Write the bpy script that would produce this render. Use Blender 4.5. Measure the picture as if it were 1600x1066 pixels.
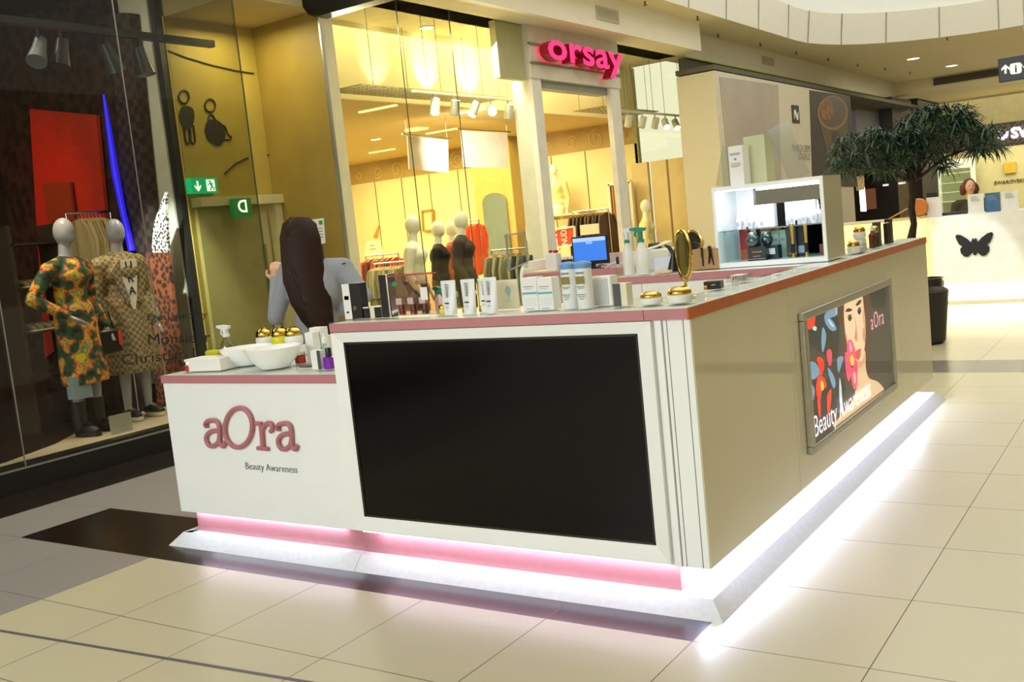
import bpy, bmesh, math, random
from mathutils import Vector, Matrix, Quaternion
from mathutils import noise as mnoise
random.seed(7)
for o in list(bpy.data.objects): bpy.data.objects.remove(o)
SC = bpy.context.scene; COL = SC.collection
V = Vector; PI = math.pi

# ------------------------------------------------------------ camera
YAW, PITCH, ROLL, FPX = -0.59642, 0.11079, -0.10239, 1574.8
CAM = V((0, 0, 1.5))
_f = V((math.sin(YAW)*math.cos(PITCH), math.cos(YAW)*math.cos(PITCH), -math.sin(PITCH)))
_r = V((math.cos(YAW), -math.sin(YAW), 0)); _u = _r.cross(_f)
_c, _s = math.cos(ROLL), math.sin(ROLL)
RT, UP, FW = _c*_r + _s*_u, -_s*_r + _c*_u, _f
cd = bpy.data.cameras.new('camera'); cam = bpy.data.objects.new('camera', cd); COL.objects.link(cam)
cd.sensor_width = 36; cd.lens = FPX/1600*36; cd.clip_start = .05; cd.clip_end = 200
cam.matrix_world = Matrix(((RT.x, UP.x, -FW.x, CAM.x), (RT.y, UP.y, -FW.y, CAM.y), (RT.z, UP.z, -FW.z, CAM.z), (0, 0, 0, 1)))
SC.camera = cam

# ------------------------------------------------------------ world, exposure, large lights
vs = SC.view_settings; vs.view_transform = 'Standard'; vs.look = 'None'; vs.gamma = 1; vs.use_curve_mapping = False
vs.exposure = 0.2
W = bpy.data.worlds.new('world'); SC.world = W; W.use_nodes = True
wn = W.node_tree.nodes; wl = W.node_tree.links; bgn = wn['Background']
bgn.inputs['Color'].default_value = (1.0, .93, .75, 1); bgn.inputs['Strength'].default_value = 1.05

def area(name, loc, rot, sx, sy, power, col, spread=180):
    l = bpy.data.lights.new(name, 'AREA'); l.shape = 'RECTANGLE'; l.size = sx; l.size_y = sy
    l.energy = power; l.color = col; l.spread = math.radians(spread)
    o = bpy.data.objects.new(name, l); COL.objects.link(o); o.location = loc; o.rotation_euler = rot
    return o
def spot(name, loc, target, power, col, ang=40, blend=.4, size=.03):
    l = bpy.data.lights.new(name, 'SPOT'); l.energy = power; l.color = col
    l.spot_size = math.radians(ang); l.spot_blend = blend; l.shadow_soft_size = size
    o = bpy.data.objects.new(name, l); COL.objects.link(o); o.location = loc
    o.rotation_euler = (V(target)-V(loc)).to_track_quat('-Z', 'Y').to_euler()
    return o
# daylight through the roof opening ahead, and an added cool fill behind the camera
area('skylight_daylight', (-2.2, 11, 7.6), (0, 0, 0), 6, 20, 260, (.93, .97, 1.0))
area('cool_fill_behind', (-3.6, -5.0, 3.9), (math.radians(66), 0, math.radians(4)), 6, 2.2, 330, (.74, .88, 1.0))
# small shafts of sun from the roof glazing
spot('sun_shaft_low_counter', (-3.1, 1.6, 7.5), (-3.86, 3.45, .92), 2200, (.80, .93, 1.0), 6.0, .5, .05)
# fashion shop behind the clear front: warm ceiling light
area('shop_light_window_zone', (-7.7, 11.5, 3.98), (0, 0, 0), 1.0, 7.4, 75, (1.0, .86, .45))
spot('shop_track_lamp', (-7.35, 10.9, 2.7), (-8.7, 12.0, 2.65), 300, (1.0, .88, .74), 70, .7)
area('mannequin_front_fill', (-7.06, 10.2, 3.7), (0, math.radians(-38), 0), .25, 5, 150, (1.0, .92, .70))  # added fill along the glass, lights the mannequins from the front
area('shop_light_interior', (-11.5, 12, 3.1), (0, 0, 0), 5.5, 7, 640, (1.0, .86, .44))
# dark boutique on the left
spot('boutique_spot', (-7.25, 4.2, 3.2), (-7.55, 4.85, 1.1), 150, (1.0, .84, .6), 50, .8)
spot('boutique_spot_second', (-7.2, 6.0, 3.2), (-7.6, 5.4, 1.1), 120, (1.0, .88, .7), 50, .8)
spot('boutique_red_wash', (-9.6, 4.6, 2.6), (-10.0, 6.3, 2.3), 40, (1.0, .10, .02), 75, .9)
spot('boutique_column_fill', (-7.3, 5.0, 3.3), (-8.14, 6.3, 1.2), 900, (.85, .95, 1.0), 30, .7)  # added spot, gives the column the brightness of a reflection
area('boutique_fill_lamps', (-7.8, 3.5, 4.15), (0, 0, 0), .8, 4, 60, (1.0, .88, .68))
# passage to the toilets
area('passage_light', (-7.4, 6.9, 3.7), (0, 0, 0), .5, .5, 14, (1.0, .90, .46))

# ------------------------------------------------------------ helpers
def at(px, py, ax, val):
    """the point of a line of sight (1600x1066 frame) on the plane x, y or z = val"""
    d = FW + RT*((px-800)/FPX) - UP*((py-533)/FPX)
    return CAM + d*((val-CAM[ax])/d[ax])
def atX(px, py, v): return at(px, py, 0, v)
def atY(px, py, v): return at(px, py, 1, v)
def atZ(px, py, v): return at(px, py, 2, v)
def xat(px, y, z):
    a, b = -12., 6.
    for _ in range(50):
        m = (a+b)/2; d = V((m, y, z))-CAM; q = 800+FPX*d.dot(RT)/d.dot(FW)
        if q < px: a = m
        else: b = m
    return (a+b)/2

def lin(c):
    if isinstance(c, str):
        c = [int(c[i:i+2], 16)/255 for i in (0, 2, 4)]
        c = [x/12.92 if x <= .04045 else ((x+.055)/1.055)**2.4 for x in c]
    return tuple(c[:3])
MATS = {}
def M(name, col='808080', rough=.5, metal=0, emit=None, es=0, var=.05, scale=6, coat=0, alpha=1, col2=None, kind='noise', bump=0, spec=.5):
    if name in MATS: return MATS[name]
    m = bpy.data.materials.new(name); m.use_nodes = True; MATS[name] = m
    nt = m.node_tree; n = nt.nodes; l = nt.links; b = n['Principled BSDF']
    c = lin(col); tc = n.new('ShaderNodeTexCoord')
    if kind == 'noise': t = n.new('ShaderNodeTexNoise'); t.inputs['Scale'].default_value = scale; t.inputs['Detail'].default_value = 4; fac = t.outputs['Fac']
    elif kind == 'voronoi': t = n.new('ShaderNodeTexVoronoi'); t.inputs['Scale'].default_value = scale; fac = t.outputs['Distance']
    elif kind == 'wave': t = n.new('ShaderNodeTexWave'); t.inputs['Scale'].default_value = scale; t.inputs['Distortion'].default_value = 1.5; fac = t.outputs['Fac']
    elif kind == 'brick': t = n.new('ShaderNodeTexChecker'); t.inputs['Scale'].default_value = scale; fac = t.outputs['Fac']
    l.new(tc.outputs['Object'], t.inputs['Vector'])
    r = n.new('ShaderNodeValToRGB'); l.new(fac, r.inputs['Fac'])
    c2 = lin(col2) if col2 else tuple(min(1, x*(1+var)) for x in c)
    c1 = c if col2 else tuple(x*(1-var) for x in c)
    r.color_ramp.elements[0].color = (*c1, 1); r.color_ramp.elements[1].color = (*c2, 1)
    r.color_ramp.elements[0].position = .35; r.color_ramp.elements[1].position = .65
    l.new(r.outputs['Color'], b.inputs['Base Color'])
    b.inputs['Roughness'].default_value = rough; b.inputs['Metallic'].default_value = metal
    b.inputs['Specular IOR Level'].default_value = spec
    b.inputs['Coat Weight'].default_value = coat; b.inputs['Coat Roughness'].default_value = .05
    if alpha < 1: b.inputs['Alpha'].default_value = alpha
    if emit: b.inputs['Emission Color'].default_value = (*lin(emit), 1); b.inputs['Emission Strength'].default_value = es
    if bump:
        bp = n.new('ShaderNodeBump'); bp.inputs['Strength'].default_value = bump; bp.inputs['Distance'].default_value = .01
        l.new(fac, bp.inputs['Height']); l.new(bp.outputs['Normal'], b.inputs['Normal'])
    return m
def glass(name, tint='FFFFFF', refl=.08, rough=0, facing=.6):
    if name in MATS: return MATS[name]
    m = bpy.data.materials.new(name); m.use_nodes = True; MATS[name] = m
    nt = m.node_tree; n = nt.nodes; l = nt.links; n.clear()
    o = n.new('ShaderNodeOutputMaterial'); mx = n.new('ShaderNodeMixShader'); t = n.new('ShaderNodeBsdfTransparent'); g = n.new('ShaderNodeBsdfGlossy')
    t.inputs['Color'].default_value = (*lin(tint), 1); g.inputs['Roughness'].default_value = rough
    lw = n.new('ShaderNodeLayerWeight'); lw.inputs['Blend'].default_value = .25
    ma = n.new('ShaderNodeMath'); ma.operation = 'MULTIPLY_ADD'; ma.inputs[1].default_value = facing; ma.inputs[2].default_value = refl; ma.use_clamp = True
    ge = n.new('ShaderNodeNewGeometry'); iv = n.new('ShaderNodeMath'); iv.operation = 'SUBTRACT'; iv.inputs[0].default_value = 1; l.new(ge.outputs['Backfacing'], iv.inputs[1])
    mm = n.new('ShaderNodeMath'); mm.operation = 'MULTIPLY'; l.new(ma.outputs[0], mm.inputs[0]); l.new(iv.outputs[0], mm.inputs[1])   # reflect at the front face of the pane only
    l.new(lw.outputs['Fresnel'], ma.inputs[0]); l.new(mm.outputs[0], mx.inputs[0])
    l.new(t.outputs[0], mx.inputs[1]); l.new(g.outputs[0], mx.inputs[2]); l.new(mx.outputs[0], o.inputs[0])
    return m
def tile(name, col, rough, jcol='4A4436', sx=.606, ox=-.87, sy=.603, oy=3.105, w=.004, var=.02):
    m = bpy.data.materials.new(name); m.use_nodes = True; MATS[name] = m
    nt = m.node_tree; n = nt.nodes; l = nt.links; b = n['Principled BSDF']
    g = n.new('ShaderNodeNewGeometry'); s = n.new('ShaderNodeSeparateXYZ'); l.new(g.outputs['Position'], s.inputs[0])
    def mt(op, a, bb=None, c=None):
        q = n.new('ShaderNodeMath'); q.operation = op
        for i, x in enumerate((a, bb, c)):
            if x is None: continue
            if isinstance(x, (int, float)): q.inputs[i].default_value = x
            else: l.new(x, q.inputs[i])
        return q.outputs[0]
    masks = []; ids = []
    for ax, sp, off in (('X', sx, ox), ('Y', sy, oy)):
        q = mt('DIVIDE', mt('SUBTRACT', s.outputs[ax], off), sp)
        fr = mt('FRACT', mt('ADD', q, 1000.0)); ids.append(mt('FLOOR', q))
        d = mt('MINIMUM', fr, mt('SUBTRACT', 1.0, fr)); masks.append(mt('LESS_THAN', d, w/sp/2))
    j = mt('MAXIMUM', masks[0], masks[1])
    cb = n.new('ShaderNodeCombineXYZ'); l.new(ids[0], cb.inputs[0]); l.new(ids[1], cb.inputs[1])
    wn_ = n.new('ShaderNodeTexWhiteNoise'); l.new(cb.outputs[0], wn_.inputs['Vector'])
    tx = n.new('ShaderNodeTexNoise'); tx.inputs['Scale'].default_value = 5; tx.inputs['Detail'].default_value = 5; l.new(g.outputs['Position'], tx.inputs['Vector'])
    f = mt('MULTIPLY_ADD', wn_.outputs['Value'], .5, mt('MULTIPLY', tx.outputs['Fac'], .5))
    mx = n.new('ShaderNodeMix'); mx.data_type = 'RGBA'; c = lin(col)
    mx.inputs['A'].default_value = (*[x*(1-var) for x in c], 1); mx.inputs['B'].default_value = (*[x*(1+var) for x in c], 1); l.new(f, mx.inputs['Factor'])
    m2 = n.new('ShaderNodeMix'); m2.data_type = 'RGBA'; l.new(j, m2.inputs['Factor']); l.new(mx.outputs['Result'], m2.inputs['A']); m2.inputs['B'].default_value = (*lin(jcol), 1)
    l.new(m2.outputs['Result'], b.inputs['Base Color']); b.inputs['Roughness'].default_value = rough
    return m

ROOT = {}
def link(o):
    COL.objects.link(o); return o
def rootmat(o):
    return Matrix.Translation(o.location) @ Matrix.Rotation(o.rotation_euler[2], 4, 'Z')
def tag(o, label=None, cat=None, group=None, kind=None):
    if label: o['label'] = label
    if cat: o['category'] = cat
    if group: o['group'] = group
    if kind: o['kind'] = kind
    return o
def thing(name, label, cat, loc=(0, 0, 0), rz=0, group=None):
    o = bpy.data.objects.new(name, None); link(o); o.location = loc; o.rotation_euler = (0, 0, rz); o.empty_display_size = .05
    ROOT[o.name] = rootmat(o); return tag(o, label, cat, group)
def finish(name, me, mat, parent=None, local=False, sharp=32):
    for mm in (mat if isinstance(mat, (list, tuple)) else [mat]): me.materials.append(mm)
    bm = bmesh.new(); bm.from_mesh(me)
    bmesh.ops.recalc_face_normals(bm, faces=bm.faces)
    for f in bm.faces: f.smooth = True
    lim = math.radians(sharp)
    for e in bm.edges: e.smooth = not (len(e.link_faces) == 2 and e.calc_face_angle(0) > lim)
    bm.to_mesh(me); bm.free(); me.name = name
    o = bpy.data.objects.new(name, me); link(o)
    if parent is not None:
        o.parent = parent; ROOT[o.name] = ROOT[parent.name]
        if not local: me.transform(ROOT[parent.name].inverted())
    elif not local:
        xs = [v.co for v in me.vertices]
        c = V(((min(v.x for v in xs)+max(v.x for v in xs))/2, (min(v.y for v in xs)+max(v.y for v in xs))/2, min(v.z for v in xs)))
        me.transform(Matrix.Translation(-c)); o.location = c; ROOT[o.name] = Matrix.Translation(c)
    else: ROOT[o.name] = Matrix.Identity(4)
    return o
class MB:
    """collects shapes in one mesh; frame() places what follows"""
    def __init__(s, fr=None): s.bm = bmesh.new(); s.fr = fr or Matrix.Identity(4); s.mi = 0
    def _add(s, pts, faces, sm=None):
        vs_ = [s.bm.verts.new(s.fr @ V(p)) for p in pts]
        for f in faces:
            try: q = s.bm.faces.new([vs_[i] for i in f]); q.material_index = s.mi
            except ValueError: pass
        return s
    def box(s, x0, x1, y0, y1, z0, z1):
        p = [(x, y, z) for x in (x0, x1) for y in (y0, y1) for z in (z0, z1)]
        return s._add(p, [(0, 1, 3, 2), (4, 6, 7, 5), (0, 4, 5, 1), (2, 3, 7, 6), (0, 2, 6, 4), (1, 5, 7, 3)])
    def bar(s, a, b, w, h=None, up=(0, 0, 1)):
        a, b = V(a), V(b); h = h or w; d = (b-a).normalized(); u = V(up)
        if abs(d.dot(u)) > .98: u = V((1, 0, 0))
        r = d.cross(u).normalized(); u = r.cross(d)
        p = [q+r*i*w/2+u*j*h/2 for q in (a, b) for i in (-1, 1) for j in (-1, 1)]
        return s._add(p, [(0, 1, 3, 2), (4, 6, 7, 5), (0, 4, 5, 1), (2, 3, 7, 6), (0, 2, 6, 4), (1, 5, 7, 3)])
    def tube(s, pts, r, n=8, cap=True, flat=1):
        pts = [V(p) for p in pts]; rs = r if isinstance(r, (list, tuple)) else [r]*len(pts)
        P = []; ref = None
        for i, p in enumerate(pts):
            d = (pts[min(i+1, len(pts)-1)]-pts[max(i-1, 0)]).normalized()
            if ref is None:
                ref = d.orthogonal().normalized()
            ref = (ref-d*ref.dot(d)).normalized(); q = d.cross(ref)
            P += [p+(ref*math.cos(2*PI*k/n)+q*math.sin(2*PI*k/n)*flat)*rs[i] for k in range(n)]
        F = [(i*n+k, i*n+(k+1) % n, (i+1)*n+(k+1) % n, (i+1)*n+k) for i in range(len(pts)-1) for k in range(n)]
        if cap: F += [tuple(range(n))[::-1], tuple((len(pts)-1)*n+k for k in range(n))]
        return s._add(P, F)
    def cyl(s, a, b, r0, r1=None, n=20): return s.tube([a, b], [r0, r0 if r1 is None else r1], n)
    def lathe(s, prof, c=(0, 0, 0), n=28, sc=(1, 1), ax=None, cap=True):
        P = []; F = []; c = V(c)
        for r, z in prof:
            for k in range(n):
                t = 2*PI*k/n; q = V((r*sc[0]*math.cos(t), r*sc[1]*math.sin(t), z))
                if ax: q = ax @ q
                P.append(c+q)
        m = len(prof)
        F = [(i*n+k, i*n+(k+1) % n, (i+1)*n+(k+1) % n, (i+1)*n+k) for i in range(m-1) for k in range(n)]
        if cap: F += [tuple(range(n))[::-1], tuple((m-1)*n+k for k in range(n))]
        return s._add(P, F)
    def ball(s, c, r, sc=(1, 1, 1), n=14):
        prof = [(r*math.sin(PI*(i+.02)/(n+.04)), -r*math.cos(PI*(i+.02)/(n+.04))) for i in range(n+1)]
        P = []; k2 = 2*n
        for q, z in prof: P += [V(c)+V((q*math.cos(2*PI*k/k2)*sc[0], q*math.sin(2*PI*k/k2)*sc[1], z*sc[2])) for k in range(k2)]
        F = [(i*k2+k, i*k2+(k+1) % k2, (i+1)*k2+(k+1) % k2, (i+1)*k2+k) for i in range(n) for k in range(k2)]
        F += [tuple(range(k2))[::-1], tuple(n*k2+k for k in range(k2))]
        return s._add(P, F)
    def prism(s, pts, o, u, v, d):
        """outline pts in the plane (o, u, v), pushed along vector d"""
        o, u, v, d = V(o), V(u), V(v), V(d); n = len(pts)
        A = [o+u*a+v*b for a, b in pts]
        return s._add(A+[q+d for q in A], [tuple(range(n)), tuple(range(n, 2*n))[::-1]]+[(i, (i+1) % n, n+(i+1) % n, n+i) for i in range(n)])
    def mesh(s, me, mat=None):
        s.bm.from_mesh(me); return s
    def build(s, name, mat, parent=None, local=False, sharp=32, bevel=0, seg=2):
        me = bpy.data.meshes.new(name); s.bm.to_mesh(me); s.bm.free()
        o = finish(name, me, mat, parent, local, sharp)
        if bevel:
            b = o.modifiers.new('bevel', 'BEVEL'); b.width = bevel; b.segments = seg; b.limit_method = 'ANGLE'; b.angle_limit = math.radians(40)
        return o
def rrect(w, h, r, n=5, cx=0, cy=0):
    P = []
    for (sx, sy, a0) in ((1, 1, 0), (-1, 1, 90), (-1, -1, 180), (1, -1, 270)):
        for i in range(n+1):
            a = math.radians(a0+90*i/n); P.append((cx+sx*(w/2-r)+r*math.cos(a), cy+sy*(h/2-r)+r*math.sin(a)))
    return P
def text(s, size, ext=.001, off=0, space=1, align='LEFT', line=1, shear=0):
    c = bpy.data.curves.new('t', 'FONT'); c.body = s; c.size = size; c.extrude = ext; c.offset = off; c.space_character = space; c.align_x = align; c.space_line = line; c.shear = shear; c.resolution_u = 3
    o = bpy.data.objects.new('t', c); COL.objects.link(o); bpy.context.view_layer.update()
    me = bpy.data.meshes.new_from_object(o.evaluated_get(bpy.context.evaluated_depsgraph_get()))
    bpy.data.objects.remove(o); bpy.data.curves.remove(c); return me
def frame(o, u, v):
    u = V(u).normalized(); v = V(v); v = (v-u*v.dot(u)).normalized(); w = u.cross(v); o = V(o)
    return Matrix(((u.x, v.x, w.x, o.x), (u.y, v.y, w.y, o.y), (u.z, v.z, w.z, o.z), (0, 0, 0, 1)))
def write(s, o, u, v, size, mat, name='lettering', parent=None, sx=1, **k):
    me = text(s, size, **k); me.transform(frame(o, u, v) @ Matrix.Diagonal((sx, 1, 1, 1))); return finish(name, me, mat, parent)
def organic(name, prims, mat, parent=None, voxel=.012, smooth=4, local=False, hem=None):
    """one continuous skin round tapered limbs ('c', a, b, ra, rb) and ellipsoids ('e', centre, radii)"""
    b = MB()
    for p in prims:
        if p[0] == 'c':
            a, c, ra, rb = V(p[1]), V(p[2]), p[3], p[4]; d = (c-a); L = d.length; d.normalize(); q = d.to_track_quat('Z', 'Y').to_matrix()
            prof = [(ra*math.cos(t), ra*math.sin(t)) for t in [-1.5, -1.1, -.7, -.3]]+[(ra, 0), (rb, L)]+[(rb*math.cos(t), L+rb*math.sin(t)) for t in (.3, .7, 1.1, 1.5)]
            sc = p[5] if len(p) > 5 else (1, 1); b.lathe(prof, a, 16, sc, q)
        else: b.ball(p[1], 1, p[2], 10)
    me = bpy.data.meshes.new('t'); b.bm.to_mesh(me); b.bm.free()
    o = bpy.data.objects.new('t', me); COL.objects.link(o)
    r = o.modifiers.new('r', 'REMESH'); r.mode = 'VOXEL'; r.voxel_size = voxel
    if smooth: sm = o.modifiers.new('s', 'SMOOTH'); sm.factor = .5; sm.iterations = smooth
    bpy.context.view_layer.update()
    m2 = bpy.data.meshes.new_from_object(o.evaluated_get(bpy.context.evaluated_depsgraph_get()))
    bpy.data.objects.remove(o); bpy.data.meshes.remove(me)
    if hem is not None:
        b2 = bmesh.new(); b2.from_mesh(m2); g = bmesh.ops.bisect_plane(b2, geom=b2.verts[:]+b2.edges[:]+b2.faces[:], plane_co=(0, 0, hem), plane_no=(0, 0, 1), clear_inner=True)
        bmesh.ops.holes_fill(b2, edges=[e for e in b2.edges if e.is_boundary], sides=0); b2.to_mesh(m2); b2.free()
    return finish(name, m2, mat, parent, local, 80)
def kids(o): return [c for c in bpy.data.objects if c.parent is o]
def dup(root, loc, rz=None, label=None, group=None, sc=None):
    def cp(o, par):
        c = o.copy(); COL.objects.link(c)
        if par is not None: c.parent = par
        for k in kids(o): cp(k, c)
        return c
    r = cp(root, None); r.location = loc
    if rz is not None: r.rotation_euler = (0, 0, rz)
    if sc: r.scale = (sc, sc, sc)
    ROOT[r.name] = rootmat(r)
    if label: r['label'] = label
    if group: r['group'] = group
    return r
# ------------------------------------------------------------ materials
MATS['x'] = None
white = M('white_laminate', 'F8FAFA', .18, coat=.2, var=.01); white_m = M('white_matte', 'EFEDE6', .5, var=.02)
pinkl = M('pink_laminate', 'C07F86', .28, var=.03, scale=20); orangey = M('orange_edging', 'C4642F', .28, var=.08, scale=14)  # side edge band is orange, the front one pink
warmlit_white = M('warm_lit_gloss_panel', 'D9D3B8', .06, coat=.6, var=.01); alu = M('brushed_aluminium', 'B9B7AC', .35, .8, var=.05, scale=30)  # the cream puts warm dim light into the white side panels
blackg = M('black_glossy_screen', '030202', .15, var=.2, spec=.22); blackm = M('black_matte', '0C0B0B', .5, var=.2); dark = M('dark_brown', '1C1512', .5, var=.2)
led = M('cool_led_strip', 'FFFFFF', .5, emit='D4DEFF', es=9); ledp = M('cool_led_strip_front', 'FFFFFF', .5, emit='EEDCFF', es=3.5)
skirtm = M('white_skirting_panel', 'E2E4EA', .3, var=.04, scale=40)
steel = M('chrome', 'D8D8D8', .15, 1, var=.03); gold = M('polished_gold', 'D8B860', .12, 1, var=.08, scale=12)
mallwall = M('mall_plaster', 'E8E2CC', .7, var=.02, scale=2); ceilm = M('ceiling_plaster', 'EADDB4', .8, var=.02, scale=2); wellm = M('light_well_panels', 'E4E0D2', .6, var=.01)
wood = M('ochre_wall_panel', 'B09A4A', .55, var=.06, scale=3); woodd = M('dark_ochre_wall_panel', '8E7630', .55, var=.07, scale=3)
clear = glass('clear_shop_glass', 'F6F8F2', .015, facing=.16); gtop = glass('clear_counter_glass', 'FBFDFC', .06, facing=.35)
cream = M('cream_wall', 'EADBA6', .6, var=.02, scale=2); floral = M('brown_floral_wall', 'B5995A', .6, var=.05, scale=3)
tb = tile('floor_tile_beige', 'CDC5A8', .28); tg = tile('floor_tile_grey', '9A9592', .3, jcol='5A5552', var=.03); tk = tile('floor_tile_black', '1E1815', .22, jcol='4A4540', var=.1)
tband = tile('floor_tile_band_grey', '857F78', .25)

# ------------------------------------------------------------ setting
def struct(b, name, mat, **k):
    o = b.build(name, mat, **k); o['kind'] = 'structure'; return o
b = MB()
xs = [-16, -6.32, -5.718, -4.506, -1.476, 9]; ys = [-7, 3.105, 3.708, 8.532, 9.135, 48]
for i in range(5):
    for j in range(5):
        x0, x1, y0, y1 = xs[i], xs[i+1], ys[j], ys[j+1]
        mi = 0
        if i == 0: mi = 2
        elif i in (1, 2): mi = 1
        if j == 1 and i in (2, 3): mi = 2
        if j == 3 and i > 0: mi = 3
        b.mi = mi; b._add([(x0, y0, 0), (x1, y0, 0), (x1, y1, 0), (x0, y1, 0)], [(0, 1, 2, 3)])
bmesh.ops.remove_doubles(b.bm, verts=b.bm.verts, dist=1e-4)
struct(b, 'floor', [tb, tg, tk, tband])
b = MB(); b.bar((-7, 1.955, .0012), (1, 2.64, .0012), .016, .002); struct(b, 'trim_1', M('floor_joint_strip', '6E6A70', .4, .3))

# ceiling with the rounded light well
def ring(x0, x1, y0, y1, r, n=10):
    P = []
    for (cx, cy, a0) in ((x1-r, y1-r, 0), (x0+r, y1-r, 90), (x0+r, y0+r, 180), (x1-r, y0+r, 270)):
        for i in range(n+1):
            a = math.radians(a0+90*i/n); P.append((cx+r*math.cos(a), cy+r*math.sin(a)))
    return P
HC = 4.5
inn = ring(-6.12, 1.7, 2.0, 23.28, 3.6)
bm = bmesh.new()
for L in ([(-6.92, -7), (9, -7), (9, 31), (-6.92, 31)], inn):
    vs_ = [bm.verts.new((x, y, HC)) for x, y in L]
    for i in range(len(vs_)): bm.edges.new((vs_[i], vs_[(i+1) % len(vs_)]))
bmesh.ops.triangle_fill(bm, use_beauty=True, edges=bm.edges[:])
me = bpy.data.meshes.new('ceiling'); bm.to_mesh(me); bm.free(); o = finish('ceiling', me, ceilm); o['kind'] = 'structure'
b = MB(); n = len(inn)
tiers = [(4.5, 0), (5.1, -.05), (5.1, .0), (8.0, .25)]
def off(L, d):
    cx, cy = (-2.2, 12.6); return [(x+(1 if x < cx else -1)*-d, y+(1 if y < cy else -1)*-d) for x, y in L]
P = []; 
for z, d in tiers[:2]: P += [(x, y, z) for x, y in off(inn, d)]
b._add(P, [(i, (i+1) % n, n+(i+1) % n, n+i) for i in range(n)]); struct(b, 'trim_2', wellm)
b = MB(); P = []
for z, d in ((5.1, .02), (8.0, .2)): P += [(x, y, z) for x, y in off(inn, d)]
b._add(P, [(i, (i+1) % n, n+(i+1) % n, n+i) for i in range(n)]); struct(b, 'trim_3', M('upper_well_wall', 'E9ECE9', .6, var=.01))
b = MB()                                                     # panel joints of the well band
for i in range(n):
    x, y = inn[i]
    nx = (1 if x < -2.2 else -1)*.004
    if 11 < i < 21 and i % 2 == 0:
        d = V((-6.12+3.6-x, 23.28-3.6-y, 0)).normalized(); b.bar(V((x, y, 4.5))+d*.008, V((x, y, 5.1))+d*.085, .014, .014)
for x in (-1.3, .0, 1.3): b.bar((x, 23.272, 4.5), (x, 23.215, 5.1), .014)
for y in (5, 7, 9, 11, 13, 14.6, 16.1, 17.6, 19.2): b.bar((-6.115, y, 4.5), (-6.06, y, 5.1), .012)
struct(b, 'trim_4', M('well_joint', '8B8472', .8))
# facade plane x=-6.92 and the bulkhead above the shop fronts
b = MB(); b.box(-7.3, -6.5, 7.6, 15.9, 4.04, 4.5); struct(b, 'wall_bulkhead', mallwall)
b = MB(); b.box(-7.3, -6.92, 15.9, 31, 4.05, 4.5); struct(b, 'wall_fascia', mallwall)
b = MB(); b.box(-7.9, -6.92, 6.39, 7.6, 3.78, 4.5); b.box(-7.1, -6.92, -3, 6.38, 4.31, 4.5); struct(b, 'wall_fascia_left', M('ochre_soffit', 'C2B280', .7))
b = MB(); b.box(-6.93, 9, 31, 31.3, 4.16, 4.5); struct(b, 'wall_fascia_end', ceilm)
b = MB(); b.box(-12, 9, 31.3, 48, 4.16, 4.25); struct(b, 'ceiling_far', ceilm)
# passage to the toilets between the two shops
b = MB(); b.box(-7.95, -7.85, 6.36, 7.5, 0, 3.78); struct(b, 'wall_passage_back', wood)
b = MB(); b.box(-7.95, -6.94, 7.45, 7.55, 0, 3.9); struct(b, 'wall_passage_side', woodd)
# door in the passage
b = MB(); b.box(-7.85, -7.80, 6.42, 7.38, 0, 2.0); dr = struct(b, 'door_1', M('cream_door', 'BBAF72', .4))
b = MB(); b.box(-7.80, -7.775, 7.16, 7.20, .9, 1.6); b.box(-7.80, -7.79, 7.28, 7.31, 0, 1.98); b.build('door_handle', steel, dr)
b = MB(); b.box(-7.86, -7.74, 7.36, 7.449, 0, 2.05); b.box(-7.86, -7.70, 6.40, 7.449, 2.0, 2.09); struct(b, 'trim_5', M('door_frame', 'CFC58E', .4))
# ------------------------------------------------------------ the kiosk
XR, YF, YB = -1.493, 3.343, 7.34           # right face, front face, far end
XL, XM = -4.52, -3.243                     # left face, step between low and high counter
# skirting ramp, flat top and sloped outer face
b = MB()
for x0, x1, ym in ((XL-.066, XM, 0), (XM+.002, XR+.061, 0)):
    l = x0 < -4; r = x1 > -2
    b._add([(x0, YF-.061, 0), (x1, YF-.061, 0), (x1-(.061 if r else 0), YF, .063), (x0+(.061 if l else 0), YF, .063),
                        (x0+(.061 if l else 0), YF, .063), (XR-.16 if r else x1, YF, .063), (XR-.16 if r else x1, YF+.06, .063), (x0+(.125 if l else 0), YF+.06, .063)], [(0, 1, 2, 3), (4, 5, 6, 7)])
b._add([(XR+.061, YF-.061, 0), (XR+.061, YB+.09, 0), (XR, YB+.05, .063), (XR, YF, .063), (XR-.16, YF, .063), (XR-.16, YB+.05, .063)], [(0, 1, 2, 3), (3, 2, 5, 4)])
b._add([(XR+.061, YB+.09, 0), (XR, YB+.05, .063), (XR-.16, YB+.05, .063), (XR-.16, YB+.09, 0)], [(0, 1, 2, 3)])
b._add([(XL-.066, YF-.061, 0), (XL-.005, YF, .063), (XL-.005, YF+.7, .063), (XL-.066, YF+.7, 0), (XL+.06, YF, .063), (XL+.06, YF+.7, .063)], [(0, 1, 2, 3), (1, 4, 5, 2)])
tag(b.build('floor_skirting', skirtm, sharp=15), 'white sloping floor skirting running round the foot of the kiosk, scuffed along its edge', 'skirting')

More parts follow.
